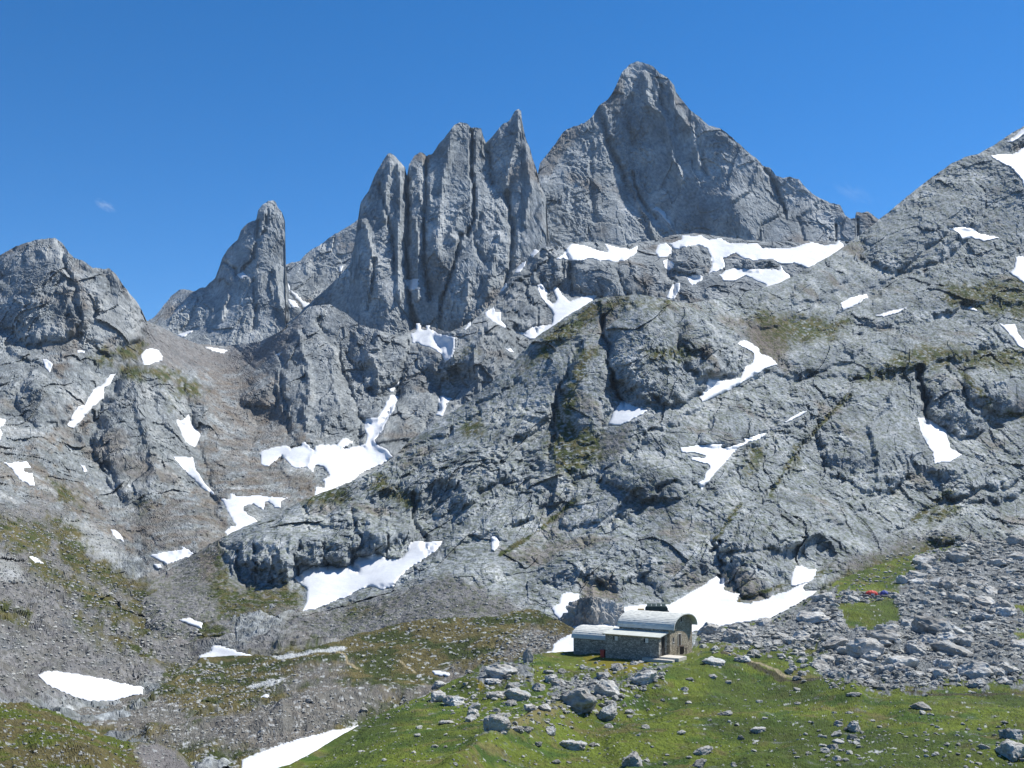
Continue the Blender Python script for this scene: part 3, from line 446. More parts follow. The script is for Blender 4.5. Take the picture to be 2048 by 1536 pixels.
# ---- right ridge with its slabs
RIDGE=[(180,1240),(230,1212),(270,1187),(310,1157),(350,1127),(385,1110),(420,1088),(440,1077),(455,1070),(490,1052),(520,1040),(560,1025),(600,1003),(640,986),(700,965),(740,945),(765,930),(785,915),(820,880),(880,840),(940,800),(1000,750),(1040,708),(1075,672),(1100,655),(1150,622),(1190,598),(1215,593),(1260,590),(1290,590),(1320,596),(1350,603),(1380,606),(1430,598),(1470,590),(1500,580),(1560,565),(1610,540),(1660,510),(1690,492),(1720,470),(1757,440),(1790,413),(1830,380),(1870,350),(1905,325),(1935,312),(1955,308),(1985,292),(2010,275),(2048,252),(2248,150)]
make_layer('ridge',RIDGE,[(180,1300),(400,1345),(1100,1360),(1700,1360),(2248,1300)],
 [(270,1187,335),(350,1127,375),(440,1077,390),(520,1040,400),(620,995,420),(785,915,440),(940,800,460),(1075,672,480),(1215,593,500),(1350,603,510),(1480,588,560),(1610,540,610),(1757,440,700),(1905,325,750),(2048,252,790),(2248,150,830),
  (320,1250,292),(450,1170,328),(560,1160,330),(600,1250,285),(700,1180,318),(830,1085,345),(900,1000,380),(1000,1200,290),(900,1250,262),(1100,1100,340),(1200,1200,285),(1400,1240,270),(1600,1180,300),(1300,1100,335),(1200,900,405),(1100,800,440),(1300,800,425),(1230,690,470),(1400,780,450),(1530,740,490),(1400,950,390),(1550,1000,380),(1700,900,440),(1700,720,540),(1850,800,510),(1900,950,440),(1850,600,620),(2048,700,560),(2048,900,470),(1800,1080,370),(2048,1040,410),(1750,1180,300),(2000,1130,350),(2048,450,700),(1700,1300,235),(2248,1250,250),(2248,800,520),(1250,1330,215),(600,1320,255),(2000,1300,245),(180,1300,300),(320,1310,285),(450,1320,272)],
 scr=190,bulges=[(1335,700,132,104,10,60),(1175,780,48,115,8,30),(1292,950,95,46,8,32),(880,1025,55,75,10,-30),(640,1080,195,52,-8,34),(1745,865,112,112,0,42),(1922,805,62,66,30,34),(2000,770,80,55,20,28),(1550,1045,130,55,-15,28),(1512,1145,46,50,0,28),(1350,1115,80,60,-10,24),(1225,1115,60,60,0,22),(1480,845,90,42,-30,22),(1780,700,240,45,-8,26),
  (1850,450,135,75,-32,28),(1935,1065,85,26,0,20),(1622,1115,48,48,0,-28),(1000,880,150,26,-36,20),(960,960,120,24,-36,20),(1060,1000,130,30,-34,22),(1120,930,70,30,-36,16),(700,1030,60,30,0,16),(560,1130,30,36,0,18),(520,1130,24,36,0,14),(1420,665,60,45,0,20),(1430,720,60,35,0,18),(1650,700,80,36,-20,20),(1620,800,90,36,-40,22),(1990,960,110,40,-14,24),(1850,590,130,45,-20,22),(1650,560,90,30,-35,16),(1900,930,60,30,0,16),(1700,1000,100,36,-30,20),(780,1080,40,40,0,16),(1200,1000,90,34,-30,20),(1130,1130,60,28,-20,16),(1000,1120,90,26,-24,14),(1560,620,70,30,-10,14)],rim=(6,12),
 faces=[([(445,1090),(560,1080),(700,1075),(820,1060),(825,1085),(780,1120),(700,1140),(600,1160),(480,1172),(450,1150)],74,0,10),
  ([(640,990),(790,930),(830,1010),(810,1060),(700,1060),(600,1060)],48,0,16),
  ([(800,980),(870,960),(950,900),(960,960),(900,1040),(850,1090),(820,1080)],70,-40,14),
  ([(1200,620),(1230,600),(1290,600),(1300,700),(1290,820),(1240,800),(1205,720)],66,-18,14),([(1290,600),(1420,620),(1500,700),(1470,750),(1400,780),(1310,740)],52,10,16),
  ([(1200,700),(1240,800),(1300,830),(1280,830),(1225,790)],76,-40,8),
  ([(1110,780),(1150,700),(1200,700),(1230,800),(1210,850),(1130,880)],58,-18,14),
  ([(1020,780),(1100,720),(1130,760),(1060,830),(960,860)],62,-35,10),
  ([(1220,920),(1320,900),(1350,980),(1260,1010),(1200,980)],64,-28,14),([(1250,900),(1340,905),(1400,960),(1390,1000),(1330,960)],45,10,10),
  ([(1180,1010),(1400,960),(1440,1060),(1430,1150),(1300,1180),(1200,1140)],58,-14,20),
  ([(1430,1080),(1470,1080),(1460,1180),(1440,1160)],76,-30,6),([(1560,1070),(1660,1070),(1680,1100),(1620,1150),(1580,1140),(1560,1190)],78,-10,8),
  ([(1460,1100),(1555,1090),(1560,1190),(1480,1200)],60,8,8),
  ([(1700,750),(1830,730),(1850,900),(1860,960),(1750,980),(1640,930)],52,0,20),
  ([(1830,730),(1870,740),(1870,850),(1835,840)],74,-40,8),([(1870,760),(1920,760),(1960,850),(1900,870),(1870,840)],64,-15,10),
  ([(1940,770),(2048,760),(2048,820),(1980,830)],70,-10,10),([(1850,950),(1930,930),(1920,1000),(1870,1000)],70,-20,10),
  ([(1600,880),(1480,1020),(1430,1060),(1560,930),(1640,850)],62,-35,8),
  ([(1530,660),(1570,650),(1560,720),(1520,700)],35,0,10),([(1370,1120),(1230,1190),(1200,1150),(1300,1120)],50,0,10),
  ([(1840,1075),(1960,1065),(1950,1100),(1820,1110)],68,-12,8),([(1100,1130),(1240,1130),(1240,1180),(1180,1200),(1120,1180)],62,-20,12),
  ([(1780,440),(1900,370),(1960,420),(1850,520),(1750,560),(1680,600),(1650,560)],46,-5,20)],
 strokes=[([(1205,640),(1215,720),(1245,800)],12,30,'v'),([(1160,690),(1125,780),(1105,860),(1100,920)],14,18,'v'),([(1700,790),(1620,870),(1560,960),(1470,1060),(1420,1110)],8,16,'v'),([(1640,800),(1540,900),(1480,980)],9,9,'v'),([(1830,730),(1850,800),(1850,840)],11,34,'v'),([(1900,740),(1950,830),(2000,850)],9,18,'v'),
  ([(825,990),(830,1060),(850,1090)],16,26,'v'),([(1440,1080),(1445,1130),(1440,1170)],9,22,'v'),([(1530,740),(1400,820),(1300,870),(1200,960)],14,14,'v'),([(1410,970),(1350,960),(1250,1040),(1150,1100)],14,14,'v'),
  ([(1530,870),(1440,980)],10,-12,'v'),([(1790,780),(1740,850),(1760,950)],18,-14,'v'),([(1780,980),(1700,1000),(1620,1050),(1560,1080)],14,12,'v'),([(1640,1180),(1760,1080),(1880,1010),(2048,960)],16,14,'v'),([(1900,460),(1780,560),(1660,640)],16,12,'v'),([(2048,600),(1940,590),(1850,640),(1700,700)],18,-12,'v'),
  ([(450,1090),(470,1100),(490,1170)],9,14,'v'),([(505,1090),(515,1170)],6,16,'v'),([(590,1080),(600,1160)],7,12,'v'),([(655,1080),(660,1140)],8,12,'v'),([(700,1020),(720,1080),(710,1140)],8,14,'v'),([(610,1010),(612,1060)],5,10,'v'),([(770,1040),(780,1110)],8,12,'v'),([(550,1085),(570,1160)],14,-8,'v'),([(630,1085),(640,1140)],12,-8,'v'),([(740,1040),(745,1110)],14,-10,'v'),
  ([(1330,600),(1360,660),(1350,720)],12,8,'v'),([(1400,620),(1430,700),(1400,760)],14,-10,'v'),([(860,1100),(1000,980),(1100,920)],12,12,'v'),([(900,860),(800,970),(700,1060)],16,12,'v'),([(1030,760),(920,850),(830,900)],10,10,'v'),([(640,1225),(800,1160),(950,1080),(1050,1040)],12,8,'v')])
# ---- grassy hill left of the refuge
make_layer('hill',[(-200,1375),(60,1384),(130,1392),(200,1400),(290,1392),(350,1362),(380,1335),(400,1315),(450,1312),(500,1311),(540,1310),(600,1300),(660,1284),(720,1267),(800,1249),(870,1238),(940,1235),(1000,1234),(1060,1218),(1080,1224),(1120,1243),(1160,1262),(1230,1290),(1300,1310)],[(-200,1760),(560,1720),(1000,1440),(1300,1400)],
 [(-200,1375,200),(60,1384,212),(200,1400,212),(290,1392,218),(400,1315,256),(540,1310,250),(660,1284,248),(870,1238,255),(1060,1218,262),(1160,1262,235),(1300,1310,205),(300,1440,190),(520,1380,215),(700,1330,228),(900,1320,225),(1050,1300,222),(880,1390,203),(600,1440,182),(450,1500,165),(700,1460,176),(0,1460,170),(300,1600,130),(560,1560,145),(1000,1400,190),(-200,1600,120),(560,1720,105),(1300,1400,185)],
 x1=1300,scr=120,snow_slope=20,
 strokes=[([(640,1340),(780,1370),(880,1395)],26,-8,'v'),([(600,1330),(520,1370),(420,1400)],26,9,'v'),([(560,1420),(440,1440),(330,1470)],22,9,'v'),([(480,1350),(400,1370)],18,-6,'v')])
make_layer('meadow',[(400,1600),(470,1560),(540,1543),(581,1530),(615,1513),(649,1493),(683,1472),(705,1460),(730,1446),(760,1430),(810,1408),(850,1392),(870,1382),(900,1366),(930,1350),(960,1330),(1000,1325),(1030,1325),(1060,1309),(1100,1305),(1160,1302),(1230,1307),(1330,1307),(1385,1296),(1398,1272),(1420,1256),(1500,1248),(1545,1243),(1600,1212),(1640,1188),(1680,1160),(1740,1135),(1800,1115),(1900,1092),(2048,1072),(2248,1050)],[(400,1900),(2360,1900)],
 [(540,1545,118),(705,1460,150),(870,1382,178),(1000,1325,194),(1100,1305,202),(1230,1307,199),(1330,1307,197),(1400,1265,224),(1500,1248,238),(1640,1188,285),(1800,1115,345),(2048,1072,385),(2248,1050,410),
  (1000,1420,150),(1160,1400,156),(1440,1336,176),(1300,1360,168),(1500,1360,168),(1640,1385,158),(1600,1300,205),(1800,1250,240),(1900,1180,290),(2048,1200,275),(1800,1330,182),(2048,1375,158),(1700,1220,262),(1024,1536,104),(1400,1480,122),(1400,1536,108),(1750,1450,132),(2048,1450,126),(2048,1536,103),(750,1500,122),(600,1600,95),(1200,1450,138),(1024,1700,66),(1800,1700,64),(1024,1900,42),(2000,1900,40),(2248,1500,112),(2360,1300,205),(2360,1100,360),(400,1900,46)],
 x0=400,scr=120,rim=(3,6),
 strokes=[([(880,1530),(1020,1470),(1200,1405),(1340,1360),(1440,1336),(1560,1350)],30,-10,'v'),([(1020,1440),(1150,1405),(1250,1375)],22,8,'v'),([(1450,1340),(1500,1360),(1600,1392),(1760,1385)],10,4,'v'),([(1780,1388),(1930,1392),(2048,1390)],8,4,'v')])
make_layer('mound',[(-200,1380),(0,1405),(60,1412),(120,1430),(180,1460),(230,1480),(262,1490),(290,1490),(320,1496),(350,1512),(385,1540),(430,1600)],[(-200,1900),(430,1900)],
 [(-200,1380,112),(0,1405,110),(120,1430,108),(230,1480,104),(320,1496,104),(400,1545,98),(0,1500,84),(200,1530,82),(0,1700,52),(300,1700,55),(-200,1900,38),(400,1900,42)],x0=-200,x1=430,scr=120,rim=(3,8))
#=== noise + colour per sheet
def peak_col(L,PX,PY,P,N,h):
    C=rockcol(P,1.3); return mixc(C,OCH,lines(PX,PY,[([(1100,300),(1150,260),(1090,340)],16),([(1300,520),(1450,600)],30)],8)*.5)
def mid_noise(sc):
    r=rock_noise(sc,(1,1,.55))
    def f(L,PX,PY,P):
        h,_=r(L,PX,PY,P)
        sm=region(PX,PY,BROWN+SCREE,18,10); L.sm=sm
        hz=.55*fbm(P[...,0]/3.2,P[...,1]/3.2,P[...,2]/3.2,4,.6)
        near=sstep(420,260,P[...,1]); cl=np.maximum(sm*.62,near*.8); ex=sm*(1.1*facet(P[...,0]/3.4,P[...,1]/7,P[...,2]/3.4,.5)+.9*fbm(P[...,0]/1.8,P[...,1]/4,P[...,2]/1.8,3,.7)-1.6*ridged(P[...,0]/14,P[...,1]/30,P[...,2]/22,3,.55))*(1-near)
        gl=P[...,0]/22,P[...,1]/22,P[...,2]/22
        fx_=.9*ridged(P[...,0]/13,P[...,1]/20,P[...,2]/13,4,.55)+.5*fbm(P[...,0]/4,P[...,1]/7,P[...,2]/4,3,.6)
        return h*(1-cl)+ex, near*fx_+hz*(.4+near*.5)+near*1.6*fbm(*gl,3)
    return f
BROWN=[[(390,690),(470,720),(560,770),(600,870),(625,880),(520,905),(560,930),(640,960),(620,1000),(560,1000),(440,1000),(455,1075),(430,1090),(330,1110),(300,1100),(240,1040),(330,990),(420,985),(400,930),(395,880),(420,850),(400,780)],
 [(150,800),(190,850),(140,880),(90,905),(60,900),(120,850)],[(0,905),(70,930),(170,970),(230,1030),(310,1120),(290,1130),(200,1060),(100,1000),(0,960)],
 [(180,640),(140,540),(160,560),(200,600),(150,720),(110,760),(90,720),(120,640)]]
SCREE=[[(290,650),(480,700),(600,640),(570,700),(470,740),(330,740),(230,720),(270,690)],[(-200,1040),(100,1000),(250,1160),(400,1240),(430,1320),(200,1400),(-200,1400)],[(280,1200),(330,1130),(440,1080),(430,1250),(300,1260)],[(470,1290),(640,1230),(900,1200),(900,1330),(450,1340)]]
VEG_B=[[(200,700),(290,680),(270,720),(180,725)],[(240,735),(330,735),(345,760),(250,750)],[(335,740),(390,760),(400,790),(360,780)],[(-20,1030),(90,1050),(110,1100),(60,1110),(-20,1080)],[(100,1035),(150,1050),(180,1110),(280,1160),(290,1200),(200,1170),(120,1130)],[(60,1110),(110,1130),(220,1190),(340,1265),(300,1270),(180,1210),(60,1140)],[(100,960),(150,990),(160,1010),(120,1000)],[(-20,1190),(60,1230),(50,1260),(-20,1220)],[(330,1320),(420,1330),(640,1290),(640,1340),(560,1400),(400,1440),(240,1420),(330,1400)],[(200,1290),(270,1170),(330,1180),(300,1220),(250,1230)],[(130,1220),(320,1310),(300,1330),(150,1250)]]
VEG_S=[[(860,760),(940,680),(960,700),(900,790)],[(330,780),(360,790),(350,820)],[(270,990),(300,1010),(280,1030)]]
def vegmix(C,P,N,m,sc,cols=(GR1,GR2),thr=0.0,slope=.35):
    n=fbm(P[...,0]/(6*sc),P[...,1]/(6*sc),P[...,2]/(6*sc),5,.65); v=m*sstep(thr-.18,thr+.22,n+.35)*sstep(slope-.15,slope+.15,N[...,2])
    t=fbm(P[...,0]/(14*sc)+3,P[...,1]/(14*sc),P[...,2]/(14*sc),3); G=mixc(np.broadcast_to(cols[0],P.shape).copy(),cols[1],sstep(-.4,.5,t))
    return mixc(C,G,v)
def basin_col(L,PX,PY,P,N,h):
    C=rockcol(P,.8)*.80; b=region(PX,PY,BROWN,10,26)*sstep(-.75,-.05,fbm(P[...,0]/16,P[...,1]/26,P[...,2]/16,4,.65)); C=mixc(C,OCH*.82,b*(.6+.4*fbm(P[...,0]/12,P[...,1]/12,P[...,2]/12,4,.6)))
    C=mixc(C,SCR,region(PX,PY,SCREE,20,14)*.8); C=C*(1+.42*fbm(P[...,0]/1.3,P[...,1]/2.2,P[...,2]/1.3,4,.72))[...,None]; C=mixc(C,DARKR*.8,sstep(.25,.7,fbm(P[...,0]/9,P[...,1]/14,P[...,2]/9,4,.65))*.5)
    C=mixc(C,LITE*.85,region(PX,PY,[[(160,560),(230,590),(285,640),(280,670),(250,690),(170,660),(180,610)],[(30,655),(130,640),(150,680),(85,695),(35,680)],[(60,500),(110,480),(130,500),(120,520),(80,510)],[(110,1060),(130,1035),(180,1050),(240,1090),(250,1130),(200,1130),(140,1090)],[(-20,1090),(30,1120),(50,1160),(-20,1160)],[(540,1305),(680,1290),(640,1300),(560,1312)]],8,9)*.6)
    C=vegmix(C,P,N,region(PX,PY,VEG_B,12,18),.5,thr=-.22,slope=.25)
    return vegmix(C,P,N,region(PX,PY,VEG_S,12,14)*.7+.22*sstep(900,500,P[...,1]),.7,thr=.35,slope=.55)
def ridge_noise(L,PX,PY,P):
    # bedding dips from upper right to lower left: stretch the pattern along it
    sc=.5; d=np.array([.68,-.2,.72]);d/=np.linalg.norm(d); e=np.cross(d,[0,1,0]);e/=np.linalg.norm(e);f=np.cross(d,e)
    wx,wy,wz=warp(P,30,5); x=P[...,0]+wx;y=P[...,1]*.35+wy;z=P[...,2]+wz
    u=(x*d[0]+y*d[1]+z*d[2]);v=(x*e[0]+y*e[1]+z*e[2]);w_=(x*f[0]+y*f[1]+z*f[2])
    pm=sstep(-.4,.45,fbm(u/45,v/28,w_/30,2)); L.pm=pm
    h=-2.2*ridged(u/75,v/26,w_/30,2,.5)+2.3*facet(u/42,v/15,w_/17,.3)
    h=h+1.3*facet(u/13+.2*perlin(u/9,v/5,w_/9),v/5,w_/6.5,.4)*(.45+.7*pm)
    b=v/7+.35*perlin(u/20,v/8,w_/20)+.8*perlin(u/60,v/40,w_/40); saw=(b-np.floor(b)); h=h+1.0*(np.abs(saw-.75)/.75-.4)*sstep(-.3,.5,perlin(u/50,v/30,w_/40)+.1)
    h=h+.75*facet(x/2.4,y/2.4,z/2.2,.5)*(.3+.8*pm)
    h=h-1.35*ridged(u/15,v/6,w_/7,4,.58)*(.2+.85*pm)+.6*fbm(u/3.2,v/2.0,w_/2.6,3,.72)*(.5+.6*pm)
    but=region(PX,PY,[[(440,1075),(820,1050),(830,1090),(600,1165),(470,1175)]],8,2)
    h=h-but*1.3*ridged(x/7,y/7,z/22,2)
    scr=region(PX,PY,R_SCREE,14,10); near=sstep(330,265,P[...,1]); cl=np.maximum(scr*.75,near*.6)
    hz=.5*fbm(P[...,0]/2.5,P[...,1]/2.5,P[...,2]/2.5,4,.6)*(.3+.7*cl)
    return h*(1-cl),hz
R_SCREE=[[(180,1240),(270,1187),(350,1127),(440,1080),(450,1160),(600,1175),(600,1230),(760,1190),(900,1150),(1000,1190),(1060,1230),(900,1260),(600,1330),(180,1330)],[(1490,640),(1570,640),(1565,725),(1520,705)],[(1640,1190),(1700,1120),(1800,1080),(1900,1060),(1900,1110),(1700,1180)],[(1180,880),(1260,850),(1260,900),(1200,930)]]
R_VEG=[[(600,985),(700,965),(700,1000),(620,1015)],[(1095,900),(1110,820),(1140,760),(1160,690),(1190,700),(1150,800),(1150,860),(1200,860),(1210,900),(1150,960),(1110,940)],[(1090,670),(1190,600),(1230,605),(1170,650),(1130,690),(1060,730)],[(1180,600),(1350,600),(1330,615),(1200,615)],[(920,850),(960,830),(960,870),(935,880)],
 [(1290,700),(1380,690),(1390,715),(1300,720)],[(1480,620),(1700,640),(1660,680),(1560,690)],[(1880,570),(2048,560),(2100,600),(2048,640),(1900,610)],[(1840,690),(2048,700),(2048,740),(1900,730),(1780,760),(1700,760)],[(1600,1210),(1700,1140),(1900,1070),(1930,1090),(1760,1150),(1680,1180)],[(1850,1035),(1900,1005),(1920,1020),(1860,1045)],
 [(1540,880),(1520,930),(1490,960),(1500,900)],[(1590,900),(1600,930),(1580,950)],[(750,950),(830,990),(820,1020),(740,980)],[(440,1100),(455,1160),(480,1180),(600,1170),(610,1200),(560,1225),(440,1235),(415,1180)],[(400,1240),(470,1270),(640,1280),(640,1310),(400,1300)],[(700,1210),(760,1225),(680,1240)]]
R_LN=[([(1700,790),(1600,890),(1540,990)],7),([(1900,980),(1830,1040)],10),([(1480,1010),(1430,1080)],6),([(1480,1200),(1660,1140)],6),([(1150,1000),(1080,1060),(1000,1110)],6),([(1920,740),(2000,830),(2048,830)],8)]
def ridge_col(L,PX,PY,P,N,h):
    C=rockcol(P,.45)*.96; C=mixc(C,SCR,region(PX,PY,R_SCREE,14,10)*.8)
    C=mixc(C,OCH,region(PX,PY,[[(1480,640),(1570,640),(1570,720),(1510,715)],[(1160,1160),(1220,1150),(1240,1200),(1170,1200)],[(400,1110),(440,1090),(430,1170),(400,1160)]],14,10)*.75)
    C=mixc(C,LITE,region(PX,PY,[[(960,840),(1100,760),(1090,790),(1000,850)],[(940,850),(1020,810),(960,860)],[(560,1040),(640,1020),(640,1060),(560,1070)],[(1250,905),(1330,900),(1320,925),(1240,920)]],8,8)*.5)
    C=vegmix(C,P,N,np.maximum(region(PX,PY,R_VEG,12,14),lines(PX,PY,R_LN)),.35,thr=0.0,slope=.2)
    return vegmix(C,P,N,np.full(PX.shape,.55),.3,(GR1*1.5,GR1),thr=.46,slope=.5)
HUMPS={'meadow':[([(820,1640),(960,1520),(1060,1465),(1190,1412),(1320,1372),(1440,1345),(1560,1362),(1700,1400)],28,2.2),([(1020,1452),(1150,1405),(1260,1375)],14,-.8),([(1250,1500),(1420,1450),(1600,1450),(1800,1425),(2048,1440)],30,.9),([(940,1370),(1080,1340),(1250,1335)],12,.8),([(1500,1540),(1650,1500),(1850,1490),(2048,1520)],24,.7),([(1680,1230),(1800,1215),(1950,1180)],20,1.6),([(1650,1290),(1800,1285),(1980,1270)],22,1.8),([(1700,1345),(1850,1350),(2040,1340)],16,1.2)],
 'hill':[([(560,1430),(680,1400),(800,1390),(900,1405)],16,1.4),([(300,1470),(430,1455),(560,1450)],14,1.4),([(400,1500),(520,1475)],10,.5)],'mound':[([(-100,1470),(60,1480),(200,1520)],22,1.0)]}
def ground_noise(amp,rocky):
    def f(L,PX,PY,P):
        x,y,z=P[...,0],P[...,1],P[...,2]
        rk=rocky(PX,PY)
        hut_=sstep(20,11,np.hypot(x-(O0.x-8),y-(O0.y+4))); L.rk=rk
        hz=amp*(1.1*fbm(x/16,y/16,z/16,3,.5)+.35*fbm(x/3.5,y/3.5,z/3.5,3,.6)+.16*fbm(x/.9,y/.9,z/.9,3,.65))
        hz=hz+rk*.5*fbm(x/2.1,y/4.5,z/2.1,3,.6)+.12*np.abs(fbm(x/.55,y/.9,z/.6,2,.6))
        for ln,wd,H in HUMPS.get(L.key,()):
            dd,_=segdist(PX+12*perlin(PX/60,PY/60,PX*0+.3),PY+8*perlin(PX/50,PY/50,PX*0+4.3),ln); hz=hz+H*np.exp(-(dd/wd)**2)
        hz=hz*(1-.9*hut_)
        return np.zeros_like(x),hz
    return f
FIELD=[[(1395,1258),(1545,1240),(1640,1185),(1700,1185),(1800,1190),(1850,1110),(1950,1085),(2248,1050),(2248,1365),(2048,1368),(1930,1372),(1800,1380),(1650,1378),(1630,1330),(1640,1300),(1500,1292),(1400,1290)],[(1085,1420),(1120,1370),(1180,1350),(1240,1375),(1290,1345),(1340,1350),(1290,1380),(1200,1400),(1150,1430)],[(960,1325),(1060,1330),(1060,1360),(960,1365)]]
GREENIN=[[(1670,1215),(1790,1200),(1800,1240),(1740,1265),(1700,1255)],[(2010,1215),(2060,1210),(2060,1230)],[(2020,1265),(2060,1260),(2060,1300)],[(1405,1290),(1450,1290),(1450,1305)]]
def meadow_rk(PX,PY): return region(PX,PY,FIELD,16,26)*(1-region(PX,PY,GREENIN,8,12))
def meadow_col(L,PX,PY,P,N,h):
    x,y,z=P[...,0],P[...,1],P[...,2]
    n=fbm(x/7,y/7,z/7,5,.6); C=mixc(np.broadcast_to(GRB,P.shape).copy(),GR1*Y3(.9,1.25,.8),sstep(-.1,.55,n)); b=fbm(x/5+9,y/5,z/5,5,.68)
    C=mixc(C,GR2*1.1,sstep(.1,.8,b)*.75); C=mixc(C,GR1*Y3(.95,1.15,.8),sstep(.05,.45,fbm(x/22+4,y/30,z/9,4,.6))*.75); C=C*(1+.25*fbm(x/11,y/14,z/11,3))[...,None]; t=fbm(x/.6,y/.6,z/.6,3,.7); C=C*(1+.35*t)[...,None]
    C=mixc(C,YEL,region(PX,PY,[[(1150,1308),(1230,1312),(1300,1325),(1260,1350),(1210,1345),(1170,1320)],[(930,1365),(990,1360),(960,1380)]],8,12)*.8)
    C=mixc(C,Y3(.2,.16,.08),lines(PX,PY,[([(1000,1500),(1080,1460),(1160,1430),(1240,1390)],12)],8)*.5)
    C=mixc(C,Y3(.045,.04,.025),lines(PX,PY,[([(1445,1335),(1470,1342),(1500,1358),(1560,1378),(1610,1386),(1680,1384)],4),([(1790,1388),(1900,1394),(2048,1390)],3.5)],2)*.9); C=mixc(C,Y3(.30,.25,.17),lines(PX,PY,[([(1448,1331),(1474,1338),(1505,1354),(1565,1374),(1612,1382)],2.2)],1)*.8)
    R=rockcol(P,.06)*.55; C=mixc(C,R,sstep(.25,.75,L.rk+.5*fbm(x/3.2,y/3.2,z/3.2,4,.7)))  # boulder-field ground darkened: painted shadow for the gaps between the stones
    st=fbm(x/1.4,y/1.4,z/1.4,3,.6); C=mixc(C,LITE*.95,sstep(.78,.86,st+.25*region(PX,PY,[[(960,1330),(1330,1330),(1280,1440),(900,1440)]],20,10))*.9)
    return np.clip(C,.01,.8)
def hill_rk(PX,PY): return region(PX,PY,[[(560,1380),(880,1400),(760,1440),(500,1500),(300,1460),(400,1420)],[(1050,1250),(1160,1270),(1090,1310),(960,1330),(900,1300)],[(265,1500),(330,1490),(380,1540),(300,1536)]],14,12)*.6
def hill_col(L,PX,PY,P,N,h):
    x,y,z=P[...,0],P[...,1],P[...,2]; n=fbm(x/8,y/8,z/8,5,.62); C=mixc(np.broadcast_to(GR2*.95,P.shape).copy(),GR1*.9,sstep(-.25,.35,n))
    C=mixc(C,SCR,region(PX,PY,[[(900,1340),(1060,1320),(900,1400),(800,1410)],[(60,1390),(300,1390),(420,1440),(300,1490),(560,1500),(800,1400),(640,1350),(560,1400),(350,1470),(0,1440)],[(600,1330),(700,1320),(640,1370),(540,1390)],[(1060,1260),(1180,1270),(1100,1310),(1000,1310)]],16,18)*.75)
    C=C*(1+.4*fbm(x/.9,y/.9,z/.9,3,.7))[...,None]
    C=mixc(C,Y3(.30,.25,.15),lines(PX,PY,[([(668,1300),(690,1308),(695,1322),(715,1335)],3.2),([(800,1325),(830,1345)],2.5)],1)*.9)
    C=mixc(C,LITE,region(PX,PY,[[(490,1375),(540,1362),(575,1358),(560,1368),(510,1380)],[(540,1308),(690,1292),(690,1298),(560,1318)]],2,3))
    st=fbm(x/1.5,y/1.5,z/1.5,3,.6); C=mixc(C,LITE*.95,sstep(.5,.6,st)*.85)
    return np.clip(C,.01,.8)
def mound_col(L,PX,PY,P,N,h):
    x,y,z=P[...,0],P[...,1],P[...,2]; n=fbm(x/5,y/5,z/5,5,.62); C=mixc(np.broadcast_to(GRB*.75,P.shape).copy(),GR2*.9,sstep(-.3,.25,n)); C=C*(1+.4*fbm(x/.5,y/.5,z/.5,3,.7))[...,None]
    C=mixc(C,SCR,region(PX,PY,[[(265,1495),(330,1490),(400,1560),(300,1540)]],8,8)); st=fbm(x/.9,y/.9,z/.9,3,.6); C=mixc(C,LITE*.9,sstep(.6,.68,st)*.85); return np.clip(C,.01,.8)
build_layer(LAY['peak'],'mountain_peak',rock_noise(1.0,(1,1,.42),.75,.6),peak_col,M_far)
build_layer(LAY['backslope'],'mountain_slope',rock_noise(1.1,(1,1,.6),.8),lambda L,a,b,P,N,h:rockcol(P,1.3),M_far)
build_layer(LAY['spire'],'mountain_spire',rock_noise(.85,(1,1,.42),.75,.5),lambda L,a,b,P,N,h:rockcol(P,1.1),M_far)
build_layer(LAY['towers'],'mountain_towers',rock_noise(.8,(1,1,.30),.72,.4),lambda L,a,b,P,N,h:rockcol(P,1.0),M_far)
LAY['basin'].rough=.8
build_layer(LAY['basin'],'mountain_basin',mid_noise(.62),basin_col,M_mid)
LAY['ridge'].rough=.8
build_layer(LAY['ridge'],'mountain_ridge',ridge_noise,ridge_col,M_mid,back=.2)
for k,a in (('hill',.6),('meadow',.55),('mound',.5)): LAY[k].rough=.5
build_layer(LAY['hill'],'hill',ground_noise(.6,hill_rk),hill_col,M_near,back=.06)
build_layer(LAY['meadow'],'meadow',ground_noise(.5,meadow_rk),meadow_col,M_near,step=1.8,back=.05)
build_layer(LAY['mound'],'grass_mound',ground_noise(.45,lambda a,b:a*0),mound_col,M_near,step=1.8,back=.06)
# low base sheet out to the horizon, under everything
g=np.linspace(-9000,9000,61); gx,gy=np.meshgrid(g,g); zz=-90-25*fbm(gx/900,gy/900,gx*0,3)-sstep(900,0,np.hypot(gx,gy-300))*20
idx=np.arange(61*61).reshape(61,61); V=np.stack([gx,gy,zz],-1).reshape(-1,3); F=np.stack([idx[:-1,:-1],idx[:-1,1:],idx[1:,1:],idx[1:,:-1]],-1).reshape(-1,4)
tag(add_mesh('ground',V,F,M_mid,np.broadcast_to(SCR,V.shape),True),kind='structure')
